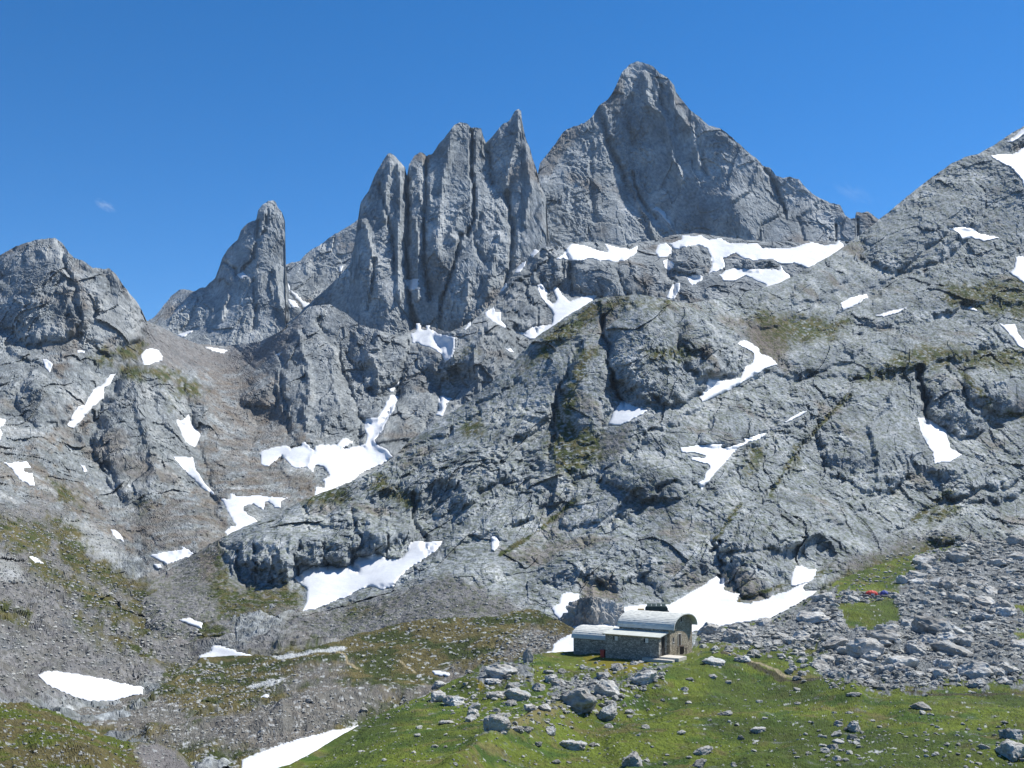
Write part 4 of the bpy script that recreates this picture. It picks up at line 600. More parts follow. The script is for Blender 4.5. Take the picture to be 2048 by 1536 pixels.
# ---------------------------------------------------------------- surface lookup
FRONT=['mound','meadow','hill','ridge','basin','towers','spire','backslope','peak']
def which(px,py):
    for k in FRONT:
        L=LAY[k]
        if L.x0<=px<=L.x1 and float(pl(px,L.top))<=py<=float(pl(px,L.bot)):
            if k=='ridge' and px<700:
                B=LAY['basin']; a=np.array([float(px)]);b=np.array([float(py)])
                if float(pl(px,B.bot))>=py and samp(B,B.psi,a,b)[0]<samp(L,L.psi,a,b)[0]: return 'basin'
            return k
    return None
def hit(px,py,k=None):
    """point of the finished ground seen near (px,py)"""
    k=k or which(px,py); L=LAY[k]; c=int(round((px-L.PX[0,0])/(L.PX[0,1]-L.PX[0,0]))); c=max(0,min(L.PX.shape[1]-1,c))
    col=L.P[:,c]; A,K=ray(px,py); r=np.argmin(np.abs(col[:,2]/col[:,1]-K)); return Vector([float(v) for v in col[r]])
# ---------------------------------------------------------------- snow patches
def build_snow():
    for poly,label in SN:
        xs=[p[0] for p in poly];ys=[p[1] for p in poly]
        ctr=None; 
        best={}
        for _ in range(60):
            x=random.uniform(min(xs),max(xs));y=random.uniform(min(ys),max(ys))
            if inside(np.array([x]),np.array([y]),poly)[0]:
                k=which(x,y); best[k]=best.get(k,0)+1
        best.pop(None,None)
        if not best: continue
        k=max(best,key=best.get)
        if 'behind the stone refuge' in label: k='ridge'
        if 'strip at the bottom' in label: k='hill'
        if 'oval snow' in label: k='basin'
        L=LAY[k]; st=2.0 if (max(xs)-min(xs))>25 else 1.2
        gx=np.arange(min(xs)-8,max(xs)+8,st);gy=np.arange(min(ys)-8,max(ys)+8,st);PX,PY=np.meshgrid(gx,gy)
        s=sdf(PX,PY,poly); s=s+jit(PX,PY,2.2)*np.clip(1-np.abs(s)/12,0,1)
        psi=samp(L,L.psi,PX,PY); Y=np.exp(psi)
        ed=sstep(.6,-3.5,s)                                   # rounded rim
        P0=pts3(PX,PY,psi); ud=.25*fbm(P0[...,0]/9,P0[...,1]/9,P0[...,2]/9,3)+.10*fbm(P0[...,0]/2,P0[...,1]/2,P0[...,2]/2,2)
        off=np.where(s<.8,-(.5+.9*ed)*np.clip(Y/500,.25,1.6)+ud*np.clip(Y/500,.2,1.2)*ed, 2.2*np.clip(Y/500,.3,1.5))
        P=pts3(PX,PY,psi+off/Y)
        idx=np.arange(PX.size).reshape(PX.shape); m=s<.8
        cell=m[:-1,:-1]|m[1:,:-1]|m[1:,1:]|m[:-1,1:]
        F=np.stack([idx[:-1,:-1],idx[1:,:-1],idx[1:,1:],idx[:-1,1:]],-1)[cell]
        if len(F)==0: continue
        u,inv=np.unique(F,return_inverse=True); V=P.reshape(-1,3)[u]; F=inv.reshape(F.shape)
        c=V.mean(0); o=add_mesh('snow_patch',V-c,F,M_snow,None,True); o.location=[float(a) for a in c]
        tag(o,label,'snow patch','old snow patches on the mountains')
build_snow()
#=== THINGS
# ---------------------------------------------------------------- refuge
def node_stone(name,c1,c2,c3,scale,mortar=(.12,.11,.10)):
    m,t,b=mat(name,.92,.15); tc=node(t,'ShaderNodeTexCoord'); mp=node(t,'ShaderNodeMapping'); mp.inputs['Scale'].default_value=(1,1,1.7); t.links.new(tc.outputs['Object'],mp.inputs[0])
    v=node(t,'ShaderNodeTexVoronoi',Scale=scale); e=node(t,'ShaderNodeTexVoronoi',feature='DISTANCE_TO_EDGE',Scale=scale)
    t.links.new(mp.outputs[0],v.inputs['Vector']);t.links.new(mp.outputs[0],e.inputs['Vector'])
    sx=node(t,'ShaderNodeSeparateColor'); t.links.new(v.outputs['Color'],sx.inputs[0])
    r=node(t,'ShaderNodeValToRGB'); r.color_ramp.elements[0].color=c1+(1,);r.color_ramp.elements[1].color=c2+(1,);q=r.color_ramp.elements.new(.5);q.color=c3+(1,); t.links.new(sx.outputs[0],r.inputs[0])
    r2=node(t,'ShaderNodeMapRange'); r2.inputs[1].default_value=.02;r2.inputs[2].default_value=.07; t.links.new(e.outputs['Distance'],r2.inputs[0])
    mx=node(t,'ShaderNodeMix',data_type='RGBA'); mx.inputs[6].default_value=mortar+(1,); t.links.new(r2.outputs[0],mx.inputs[0]); t.links.new(r.outputs[0],mx.inputs[7]); t.links.new(mx.outputs[2],b.inputs['Base Color'])
    bu=node(t,'ShaderNodeBump',Strength=.9,Distance=.05); t.links.new(r2.outputs[0],bu.inputs['Height']); t.links.new(bu.outputs[0],b.inputs['Normal']); return m
M_wall=node_stone('rubble_wall',(.20,.19,.16),(.52,.49,.41),(.34,.32,.275),2.6)
M_gable=node_stone('tan_rubble_wall',(.25,.21,.15),(.48,.42,.32),(.36,.31,.23),2.6,(.2,.17,.13))
M_roof=simple('slate_roof',(.56,.565,.52),.7,1.6,.13,.01,.3); M_flat=simple('sheet_roof',(.50,.52,.47),.55,.9,.12,0,.4)
M_dark=simple('dark_interior',(.02,.018,.016),.8); M_white=simple('pale_shutter',(.62,.62,.60),.6); M_wood=simple('dark_wood',(.06,.045,.035),.7)
M_trim=simple('ochre_trim',(.38,.30,.16),.7); M_conc=simple('pale_concrete',(.52,.49,.43),.85); M_red=simple('red_paint',(.42,.045,.03),.45); M_tank=simple('dark_green_tank',(.035,.055,.05),.5)
TH=math.radians(33); pass
import bmesh
def hutmesh(name,parts,m,parent,smooth=False,loc=(0,0,0)):
    """parts: list of ('box',x0,x1,y0,y1,z0,z1) or ('poly',[(y,z)...],x0,x1) (extruded along x) or ('polyy',[(x,z)..],y0,y1)"""
    bm=bmesh.new()
    for p in parts:
        if p[0]=='box':
            _,x0,x1,y0,y1,z0,z1=p; vs=[bm.verts.new(v) for v in ((x0,y0,z0),(x1,y0,z0),(x1,y1,z0),(x0,y1,z0),(x0,y0,z1),(x1,y0,z1),(x1,y1,z1),(x0,y1,z1))]
            for f in ((0,3,2,1),(4,5,6,7),(0,1,5,4),(1,2,6,5),(2,3,7,6),(3,0,4,7)): bm.faces.new([vs[i] for i in f])
        else:
            _,pts,a,b=p; mk=(lambda q,t:(t,q[0],q[1])) if p[0]=='poly' else (lambda q,t:(q[0],t,q[1]))
            A_=[bm.verts.new(mk(q,a)) for q in pts];B_=[bm.verts.new(mk(q,b)) for q in pts]; n=len(pts)
            bm.faces.new(A_);bm.faces.new(B_[::-1])
            for i in range(n): bm.faces.new((A_[i],B_[i],B_[(i+1)%n],A_[(i+1)%n]))
    bmesh.ops.recalc_face_normals(bm,faces=bm.faces); me=bpy.data.meshes.new(name); bm.to_mesh(me); bm.free(); me.materials.append(m)
    o=bpy.data.objects.new(name,me); S.collection.objects.link(o); o.parent=parent; o.location=loc; return o
def empty(name,loc,rz=0):
    o=bpy.data.objects.new(name,None); S.collection.objects.link(o); o.location=loc; o.rotation_euler=(0,0,rz); return o
def barrel(name,x0,x1,yc,hw,ze,rise,parent,rows=13):
    """shingled barrel roof with a soffit: rows overlap like slates"""
    V=[];F=[];nx=int((x1-x0)/.45)+2; xs=np.linspace(x0,x1,nx); rnd=random.Random(3)
    def ring(t,off):
        a=math.pi*(1-t); return (yc+(hw+off)*math.cos(a), ze+(rise+off)*math.sin(a)**.9)
    prof=[]
    for i in range(rows*2):
        t0=i/(rows*2);t1=(i+1)/(rows*2)
        if t0<.5: prof+=[(t0,.07),(t1,.04)]
        else: prof+=[(t0,.04),(t1,.07)]
    prof+=[(1,-.12)]+[(k/16,-.12) for k in range(15,-1,-1)]
    n=len(prof)
    for x in xs:
        for (t,off) in prof:
            y,z=ring(t,off+(rnd.uniform(-.015,.015))); V.append((x+(rnd.uniform(-.05,.05) if x0<x<x1 else 0),y,z))
    for i in range(nx-1):
        for j in range(n): F.append((i*n+j,(i+1)*n+j,(i+1)*n+(j+1)%n,i*n+(j+1)%n))
    me=bpy.data.meshes.new(name); m0=n
    F2=[list(range(n)),list(range((nx-1)*n,nx*n))[::-1]]
    me.from_pydata(V,[],F+F2); me.materials.append(M_roof); me.update(); o=bpy.data.objects.new(name,me); S.collection.objects.link(o); o.parent=parent; return o
hut=empty('stone_refuge',O0,-TH)
tag(hut,'stone mountain refuge with barrel roofs standing on green grass in front of snow','refuge hut')
def zat(px,py,Y): return P3(px,py,Y).z-O0.z
W=9.6; ze=zat(1340,1259,197); zr=zat(1370,1227,200.5); zl=zat(1200,1278,206); zlr=zat(1200,1253,209); zann=zat(1280,1272,197); zannt=zat(1280,1262,200)
arc=[(W/2-(W/2)*math.cos(math.pi*i/20),ze-.05+(zr-ze-.15)*math.sin(math.pi*i/20)**.9) for i in range(21)]
hutmesh('wall',[('box',-10,-.45,.05,.5,-2.5,ze+.05),('box',-10,-.45,W-.5,W-.05,-2.5,ze),('poly',[(.02,-2.5)]+[(y*.985+.04,z-.12) for y,z in arc]+[(W-.02,-2.5)],-10.0,-9.55)],M_wall,hut)
gp=[(0,-2.5)]+[(0,ze-.1)]+arc[1:]+[(W,-2.5)]
g=hutmesh('gable_wall',[('poly',gp,-.45,0),('poly',[(.5,ze-.3),(.5,zat(1345,1246,197)),(2.0,zat(1345,1245,197)),(2.6,ze+1.6),(2.6,ze-.3)],-.95,.16)],M_gable,hut); g['label']='tan stone gable wall under the arched roof end'
barrel('roof',-10.2,1.0,W/2,W/2+.3,ze-.05,zr-ze,hut)
hutmesh('wall',[('box',-19.8,-10.02,.7,1.1,-3.2,zl),('box',-19.8,-10.02,7.5,7.9,-3.2,zl),('poly',[(.72,-3.2),(.72,zl)]+[(4.3-3.55*math.cos(math.pi*i/12),zl+(zlr-zl-.25)*math.sin(math.pi*i/12)) for i in range(1,12)]+[(7.88,zl),(7.88,-3.2)],-19.95,-19.5)],M_wall,hut)
barrel('roof',-20.2,-10.05,4.3,3.9,zl-.05,zlr-zl,hut,9)
hutmesh('porch_wall',[('box',-11,-.5,-3.4,-3.0,-2.5,zann),('box',-11,-10.6,-2.98,.03,-2.5,zann+.2),('box',-.9,-.5,-2.98,-2.45,-2.5,zann+.05),('box',-.9,-.5,-.9,.03,-2.5,zann+.35)],M_wall,hut)
hutmesh('porch_roof',[('poly',[(-3.75,zann-.02),(.04,zannt),(.04,zannt+.14),(-3.75,zann+.12)],-11.4,-.15)],M_flat,hut)
hutmesh('gutter',[('box',-11.45,-.1,-3.86,-3.76,zann-.06,zann+.08)],M_trim,hut)
hutmesh('doorway',[('box',-.8,-.62,-2.45,-.9,-1.2,zann+.1)],M_dark,hut)
d=hutmesh('door',[('box',-.2,.03,3.5,4.55,zat(1364,1294,199),zat(1364,1271,199))],M_wood,hut); hutmesh('frame',[('box',-.02,.07,3.36,3.5,zat(1364,1294,199),zat(1364,1270,199)),('box',-.02,.07,4.55,4.69,zat(1364,1294,199),zat(1364,1270,199)),('box',-.02,.07,3.36,4.69,zat(1364,1270,199)+.01,zat(1364,1270,199)+.14)],M_conc,d)
for (y0,y1,z0,z1) in ((1.25,1.85,zat(1349,1285,197.6),zat(1349,1276,197.6)),(4.5,5.2,zat(1367,1246,199),zat(1367,1236,199))):
    wv=hutmesh('window',[('box',-.06,.02,y0,y1,z0,z1)],M_dark,hut); hutmesh('frame',[('box',-.03,.05,y0-.09,y0,z0,z1),('box',-.03,.05,y1,y1+.09,z0,z1),('box',-.03,.08,y0-.12,y1+.12,z0-.12,z0-.003)],M_conc,wv)
for x0 in (-9.4,-3.4):
    wv=hutmesh('window',[('box',x0,x0+.7,-3.42,-3.36,zann-.95,zann-.3)],M_dark,hut); sh=hutmesh('shutter',[('box',x0+.32,x0+.9,-3.5,-3.44,zann-1.02,zann-.25)],M_white,wv)
hutmesh('roof_ledge',[('box',-10.1,-6.5,-.4,.1,ze+.35,ze+.47)],M_flat,hut)
def hl(x,y,z=0): return O0+Matrix.Rotation(-TH,3,'Z')@Vector((x,y,z))
ter=empty('stone_terrace',hl(0,0,0),-TH); tag(ter,'pale paved terrace slab in front of the refuge porch','terrace')
hutmesh('paving',[('box',-3.2,2.6,-4.6,-3.45,-2.2,zat(1320,1314,193)-.45),('box',-.4,3.2,-3.4,-.1,-1.8,zat(1330,1309,195)-.3)],M_conc,ter)
tb=empty('picnic_table',hl(1.5,1.7,zat(1357,1303,196)),-TH+.3); tag(tb,'small dark topped table standing before the refuge gable','table')
hutmesh('table_top',[('box',-.45,.45,-.9,.9,.70,.77)],M_wood,tb)
for yy in (-.7,.7): hutmesh('leg',[('box',-.3,.3,yy-.05,yy+.05,-.6,.69)],M_wood,tb)
for xx in (-.75,.75): hutmesh('bench',[('box',xx-.15,xx+.15,-.9,.9,.40,.45),('box',xx-.04,xx+.04,-.7,-.6,-.6,.395),('box',xx-.04,xx+.04,.6,.7,-.6,.395)],M_wood,tb)
rb=empty('red_bin',hl(-11.8,-2.9,zat(1218,1312,200)),-TH); tag(rb,'small red bin standing at the left corner of the refuge porch','bin')
hutmesh('body',[('box',-.36,.36,-.36,.36,-.6,.85)],M_red,rb); hutmesh('lid',[('poly',[(-.4,.86),(.4,.86),(.4,.92),(0,1.02),(-.4,.92)],-.4,.4)],M_red,rb)
# dark tank with panels behind the refuge
tp=P3(1313,1222,238); tk=empty('water_tank',tp,-.12); tag(tk,'dark green tank with tilted panels on snow behind the refuge roof','tank')
hutmesh('body',[('polyy',[(-2.4,-1.5),(-2.4,.55),(-2.1,1.0),(2.1,1.0),(2.4,.55),(2.4,-1.5)],-1.2,1.2)],M_tank,tk)
hutmesh('base',[('box',-4.4,2.7,-1.6,1.6,-1.9,-.02)],M_wood,tk); hutmesh('crate',[('box',-4.0,-2.6,-1.0,1.0,.0,.42)],M_trim,tk)
for i in range(4): hutmesh('panel',[('poly',[(-.6,1.02),(.5,1.5),(.5,1.56),(-.6,1.08)],-2.0+i*1.02,-1.12+i*1.02),('box',-1.6+i*1.02,-1.52+i*1.02,.3,.4,.9,1.42)],M_tank,tk)
# ---------------------------------------------------------------- bivouac ring with tents (upper right of the boulder field)
def rockmesh(seed,sub=3,flat=1.0):
    bm=bmesh.new(); bmesh.ops.create_icosphere(bm,subdivisions=sub,radius=1); r=random.Random(seed)
    V=np.array([v.co[:] for v in bm.verts]); 
    for _ in range(r.randint(12,18)):
        n=np.array([r.gauss(0,1) for _ in range(3)]); n/=np.linalg.norm(n); dd=r.uniform(.52,.86); t=V@n-dd; V=V-np.where(t>0,t,0)[:,None]*n*.93
    o=seed*3.7; V=V*(1+.16*fbm(V[:,0]*1.3+o,V[:,1]*1.3,V[:,2]*1.3,3)+.09*ridged(V[:,0]*2.6+o,V[:,1]*2.6,V[:,2]*2.6,4,.6))[:,None]
    F=np.array([[v.index for v in f.verts] for f in bm.faces]); bm.free(); return V.astype(np.float32),F
def rockattr(V,seed):
    n=fbm(V[:,0]*1.6+seed,V[:,1]*1.6,V[:,2]*1.6,4,.6); C=mixc(np.broadcast_to(Y3(.45,.435,.395),V.shape).copy(),LITE*1.05,sstep(0,.6,n)); return mixc(C,Y3(.20,.195,.185),sstep(.1,.7,-n)*.8)
M_boulder=terrain_mat('boulder_limestone',[(1.6,.7,1.25),(7,.75,1.2)],3.5,.35)
_t=M_boulder.node_tree; _b=_t.nodes['Principled BSDF']; _l=_b.inputs['Base Color'].links[0].from_socket; _o=node(_t,'ShaderNodeObjectInfo'); _r=node(_t,'ShaderNodeMapRange'); _r.inputs[3].default_value=.72; _r.inputs[4].default_value=1.2; _v=node(_t,'ShaderNodeVectorMath',operation='SCALE'); _t.links.new(_o.outputs['Random'],_r.inputs[0]); _t.links.new(_r.outputs[0],_v.inputs['Scale']); _t.links.new(_l,_v.inputs[0]); _t.links.new(_v.outputs[0],_b.inputs['Base Color'])
ROCKS=[]
for i in range(16):
    V,F=rockmesh(i,4); me=add_mesh('boulder',V,F,M_boulder,rockattr(V,i)); ROCKS.append(me.data); bpy.data.objects.remove(me)
def put_rock(px,py,wpx,hr=.62,label=None,group=None,k=None,sink=.35,rz=None,name='boulder',yaw=.0,base=True,mi=None):
    p=hit(px,py,k); m=wpx/2*p.y/FP
    o=bpy.data.objects.new(name,ROCKS[random.randrange(16) if mi is None else mi]); S.collection.objects.link(o)
    s_=1.12*m; o.scale=(s_,s_*random.uniform(.75,1.05),s_*hr*1.15); o.location=p+Vector((0,s_*.4,s_*hr*(1-sink*1.6)*.55)); o.rotation_euler=(random.uniform(-.2,.2),yaw+random.uniform(-.15,.15),rz if rz is not None else random.uniform(0,6.28))
    tag(o,label,'boulder',group); return o
def bp(px,py,w,h,label,yaw=0,**k): return put_rock(px,py+h*.3,w,h/w,label,yaw=yaw,rz=random.uniform(-.3,.3),**k)
NAMED=[(1000,1342,78,34,'broad flat topped boulder at the grass edge left of the refuge',.0),(1056,1315,20,30,'upright dark standing stone left of the refuge',.0),(873,1394,38,30,'dark squarish boulder at the left tip of the green slope',.0),(905,1402,42,28,'pale boulder right beside the dark squarish one on the green slope',.1),
(1035,1392,46,32,'rounded grey boulder in the grass below the standing stone',0),(1076,1375,28,22,'small round boulder between the broad flat one and the rocky mound',0),(1155,1400,92,60,'large dark sided outcrop like boulder on the green slope below the refuge',-.2),(1215,1378,58,44,'grey boulder leaning on the large dark sided one below the refuge',.1),
(1290,1358,62,30,'long grey boulder in grass directly below the refuge porch',-.15),(990,1450,52,34,'pale white weathered boulder in the middle of the green slope',0),(948,1416,32,18,'slanted pale rock under the rounded grey boulder',-.4),(1210,1430,50,28,'tilted slab boulder with a shaded left face on the green slope',-.7),(1145,1492,52,28,'dark jagged rock near the bottom of the green slope',-.4),(1266,1522,44,34,'pointed grey rock at the bottom edge left of centre right',-.5),
(892,1445,40,7,'thin flat white slab lying on the left green slope',0),(1846,1412,44,22,'cracked grey boulder in the right meadow',0),(1708,1455,28,26,'egg shaped boulder with a dark underside in the right meadow',-.3),(1408,1505,38,15,'low dark tilted rock at the bottom centre of the meadow',-.4),(1400,1530,36,14,'second low rock just under the dark tilted one',-.4),(1452,1428,28,11,'pale flat stone with a dark hollow under it on the green meadow',-.1),
(1518,1462,28,13,'pale slanted stone low in the green meadow',-.2),(1370,1380,18,13,'small round stone high on the green meadow',0),(1426,1354,20,10,'small grey stone beside the start of the footpath',0),(1377,1405,16,8,'small dark stone on the upper left meadow',0),(1596,1407,16,8,'small pale stone below the footpath',0),(1710,1390,28,8,'flat pale stone where the meadow meets the boulder field',0),
(2032,1502,62,48,'big rounded boulder in the bottom right corner',0),(2026,1468,40,30,'pale angular boulder above the big rounded corner one',0),(1972,1494,22,14,'small boulder left of the big rounded corner one',0),(1668,1494,24,15,'stone in the cluster low in the right meadow',0),(1630,1236,74,26,'long dark faced slab boulder at the top of the boulder field',0),(1672,1288,66,32,'slanted ribbed slab boulder in the middle of the boulder field',-.35),
(1768,1274,78,36,'broad dark boulder below the small grass patch',0),(1735,1302,70,44,'pale cracked block in the centre of the boulder field',0),(1806,1328,78,36,'big low boulder at the lower middle of the boulder field',0),(1882,1252,88,46,'large layered boulder high in the right boulder field',.3),(1912,1300,76,38,'wide grey boulder in the right boulder field',0),(1960,1340,78,40,'big boulder at the lower right of the boulder field',0),
(1893,1330,46,30,'wedge shaped boulder between the wide grey and the low big ones',.2),(2018,1335,56,34,'boulder at the right edge of the boulder field bottom',0),(1918,1112,52,30,'dark domed boulder at the top of the stony slope',.1),(1805,1162,22,20,'dark triangular boulder beside the grass streak',0),(1606,1322,26,15,'boulder at the left end of the meadow rim rocks',0),(1488,1318,30,18,'dark boulder right of the refuge at the meadow rim',0),
(1430,1325,40,18,'pale boulder at the start of the footpath',0),(1420,1260,44,14,'light slab leaning right of the refuge gable',-.3),(615,1399,18,12,'lone pale stone on the brown hill slope',0),(726,1420,18,12,'round pale stone in the lower stony hill',0),(280,1484,34,14,'dark stone on the valley slope above the bottom left mound',0)]
for i,(x,y,w_,h_,l,yw) in enumerate(NAMED): bp(x,y,w_,h_,l,yw,mi=i%8)
op=hit(1197,1252,'ridge'); oc=bpy.data.objects.new('rock_outcrop',None)
Vv,Ff=rockmesh(77,6); Vv=Vv*(1-.6*np.clip(Vv[:,2:3],0,1))*np.array([1,.85,1]); Vv=Vv*(1+.13*ridged(Vv[:,0]*3,Vv[:,1]*3,Vv[:,2]*2,5,.62)+.05*fbm(Vv[:,0]*12,Vv[:,1]*12,Vv[:,2]*12,3,.7))[:,None]; oc=add_mesh('rock_outcrop',Vv,Ff,M_boulder,mixc(rockattr(Vv,3)*1.25,OCH*1.3,np.full(len(Vv),.25)))
ms=op.y/FP; oc.location=op+Vector((0,3,12*ms)); oc.scale=(66*ms,52*ms,96*ms); oc.rotation_euler=(0,0,.4); tag(oc,'large brownish rock outcrop surrounded by snow left behind the refuge','outcrop')
# scattered boulders ------------------------------------------------
SC=[]   # (px,py,width px,label idx)
def scat(poly,n,lo,hi,lab,pw=2.2,excl=None):
    xs=[p[0] for p in poly];ys=[p[1] for p in poly]; c=0
    while c<n:
        X=RNG.uniform(min(xs),max(xs),n);Yy=RNG.uniform(min(ys),max(ys),n); m=inside(X+jit(X,Yy,16),Yy+jit(Yy,X,12),poly)
        if excl is not None: 
            for e in excl: m&=~inside(X,Yy,e)
        m&=snow_s(X,Yy)>6
        for x,y in zip(X[m],Yy[m]):
            if 1140<x<1400 and 1225<y<1318: c+=1; continue
            SC.append((x,y,lo+(hi-lo)*RNG.random()**pw,lab)); c+=1
            if c>=n: break
LB=[('one of the countless grey boulders in the boulder field right of the refuge','boulders in the field right of the refuge'),
('one of the many grey rocks strewn on the green slope below the refuge','rocks on the slope below the refuge'),
('one of the pale stones scattered over the green meadow at lower right','stones on the right meadow'),
('one of the pale stones scattered over the brown hill and valley at left','stones of the left valley'),
('one of the grey rocks on the stony slope at the foot of the ridge','rocks at the foot of the ridge')]
scat(FIELD[0],230,20,56,0,2.0,GREENIN); scat(FIELD[0],2300,7,20,0,1.6,GREENIN); scat(FIELD[0],5200,2.5,8,0,1.6,GREENIN)
scat([(1600,1385),(1640,1290),(1500,1285),(1390,1290),(1400,1310),(1560,1320)],120,5,22,0,2.2)
scat([(860,1380),(960,1335),(1330,1322),(1340,1360),(1240,1420),(1100,1470),(960,1470)],70,10,34,1,2.0); scat([(860,1380),(960,1335),(1330,1322),(1340,1360),(1240,1420),(1100,1470),(900,1460)],420,3,11,1,1.7); scat(FIELD[1],260,4,14,1,1.5)
scat([(560,1536),(880,1440),(1300,1380),(1300,1536)],60,6,24,1,2.6); scat([(560,1536),(880,1440),(1300,1380),(1300,1536)],420,2,6,1,1.5)
scat([(1300,1380),(1440,1345),(2048,1390),(2048,1560),(1280,1560)],80,5,18,2,2.8); scat([(1600,1440),(2048,1430),(2048,1560),(1560,1560)],260,3,13,2,2.0); scat([(1300,1380),(1440,1345),(2048,1390),(2048,1560),(1280,1560)],650,1.8,5,2,1.5)
scat([(1640,1480),(1700,1450),(1720,1500),(1660,1540)],25,8,22,2,1.6)
scat([(560,1380),(880,1400),(640,1490),(300,1530),(240,1440)],1300,2,8,3,2.2); scat([(640,1300),(870,1240),(1060,1225),(1160,1268),(1080,1320),(860,1360)],420,2,8,3,2.2); scat([(1000,1260),(1160,1268),(1090,1310),(960,1330)],220,3,9,3,1.4)
scat([(-20,1160),(250,1180),(400,1260),(380,1320),(60,1340),(-20,1400)],2600,2,9,3,2.4); scat([(-20,1040),(120,1060),(300,1200),(200,1180),(-20,1160)],900,2,8,3,2.2); scat([(-20,920),(100,960),(300,1120),(200,1120),(-20,1040)],700,2,6,4,2); scat([(0,1340),(300,1330),(450,1320),(560,1380),(240,1440),(0,1400)],900,2,8,3,2.4)
scat([(0,1410),(230,1480),(380,1550),(0,1560)],420,2,10,3,2.4); scat([(330,1330),(640,1300),(600,1370),(400,1430)],420,2,8,3,2)
scat([(600,1240),(900,1170),(1080,1180),(1090,1240),(860,1240),(600,1290)],420,2,7,4,2); scat([(1640,1200),(1800,1090),(1900,1050),(2048,1030),(2048,1090),(1700,1190)],500,2.5,10,4,2); scat([(430,1200),(600,1180),(600,1290),(440,1290)],260,2,6,4,2); scat([(270,1190),(440,1090),(420,1260)],160,2,6,4,2)
SC.sort(key=lambda a:-a[2]); SC=[a for a in SC if -150<a[0]<2200]
NI=300-len(NAMED)
def short(l):
    for cut in (' at ',' in ',' on ',' below ',' just ',' with ',' high ',' low ',' lying ',' between ',' beside ',' where ',' right ',' left ',' above ',' under '):
        i=l.find(cut)
        if i>8: return l[:i],l[i:]
    return l,''
SHORT=[]
for i,n in enumerate(NAMED):
    a,b=short(n[4]); SHORT.append(n[4] if len(n[4].split())<=9 else ' '.join(n[4].split()[:9]))
ORD=['closest','second closest','third closest','fourth closest','fifth closest','sixth closest','seventh closest','eighth closest','ninth closest','tenth closest','eleventh closest','twelfth closest']
def drn(dx,dy):
    k=int(round(math.atan2(dy,dx)/(math.pi/4)))%8
    return ['right of','lower right of','below','lower left of','left of','upper left of','above','upper right of'][k]
lab={}; opts=[]; ind=SC[:NI]
LM=NAMED+[(1392,1300,0,0,'right foot of the refuge gable'),(1750,1190,0,0,'ring wall around the tents'),(1738,1236,0,0,'small grass patch above the boulder field'),(1560,1243,0,0,'right end of the long snow field'),(2040,1285,0,0,'grass patch at the right edge'),(1640,1375,0,0,'lower left corner of the boulder field')]
SHORT+=[q[4] for q in LM[len(NAMED):]]
for j,nm in enumerate(LM):
    b={}
    for i,(x,y,w_,lb) in enumerate(ind): b.setdefault(drn(x-nm[0],y-nm[1]),[]).append((math.hypot(x-nm[0],y-nm[1]),i))
    for dr,v in b.items():
        for r_,(d_,i) in enumerate(sorted(v)[:12]): opts.append((d_/60+r_*.5,i,j,dr,r_))
for c_,i,j,dr,r_ in sorted(opts):
    if i not in lab: lab[i]='%s rock %s the %s'%(ORD[r_],dr,SHORT[j])
for i in range(len(ind)): lab.setdefault(i,LB[ind[i][3]][0])
for i,(x,y,w_,lb) in enumerate(SC[:NI]): put_rock(x,y,w_,random.uniform(.42,.72),lab[i],LB[lb][1])
lo=[rockmesh(100+i,1) for i in range(6)]; lo2=[rockmesh(200+i,2) for i in range(6)]; lo3=[rockmesh(300+i,3) for i in range(6)]
VV=[];FF=[];CC=[];off=0
for (x,y,w_,lb) in SC[NI:]:
    k=which(x,y)
    if k is None: continue
    V,F=(lo3 if w_>11 else lo2 if w_>6 else lo)[random.randrange(6)]; p=hit(x,y,k); m=w_/2*p.y/FP*1.1; a=random.uniform(0,6.28); ca,sa=math.cos(a),math.sin(a)
    Vx=V*np.array([m,m*random.uniform(.7,1.1),m*random.uniform(.45,.75)]); Vr=np.stack([Vx[:,0]*ca-Vx[:,1]*sa,Vx[:,0]*sa+Vx[:,1]*ca,Vx[:,2]],1)+np.array([p.x,p.y+m*.2,p.z+m*.18])
    VV.append(Vr);FF.append(F+off);off+=len(V); c=random.uniform(.6,1.35); CC.append(np.broadcast_to(LITE*c*Y3(1.02,.98,.91),V.shape))
so_=add_mesh('loose_stones',np.concatenate(VV),np.concatenate(FF),M_boulder,np.concatenate(CC)); tag(so_,'countless small pale stones strewn over slopes and grass','stones',None,'stuff')
# bivouac: ring of stones with a red and a blue tent
bz=hit(1757,1196,'meadow'); ms=bz.y/FP
for j,(dx,colr,lab,wd) in enumerate(((-8,(.55,.06,.045),'low red tent inside the stone windbreak ring',26),(17,(.05,.07,.28),'low blue tent beside the red one in the windbreak ring',16))):
    e=empty('tent',bz+Vector((dx*ms,2.2,.55)),.15*j); tag(e,lab,'tent'); w2=wd*ms/2
    bm=bmesh.new(); bmesh.ops.create_uvsphere(bm,u_segments=20,v_segments=12,radius=1)
    for v in bm.verts: 
        v.co=(v.co.x*w2,v.co.y*1.0,max(v.co.z,0)**.8*1.15-.5*(v.co.z<0)); v.co.z+=.04*math.cos(v.co.x*9)
    me=bpy.data.meshes.new('canopy'); bm.to_mesh(me); bm.free(); me.materials.append(simple('tent_cloth_%d'%j,colr,.6)); o=bpy.data.objects.new('canopy',me); S.collection.objects.link(o); o.parent=e
    hutmesh('door_flap',[('box',-.25*w2,.25*w2,-1.03,-.97,-.2,.45)],M_white if j==0 else M_tank,e)
wr=empty('stone_windbreak',bz,0); tag(wr,'dark ring wall of piled stones around the tents','stone wall')
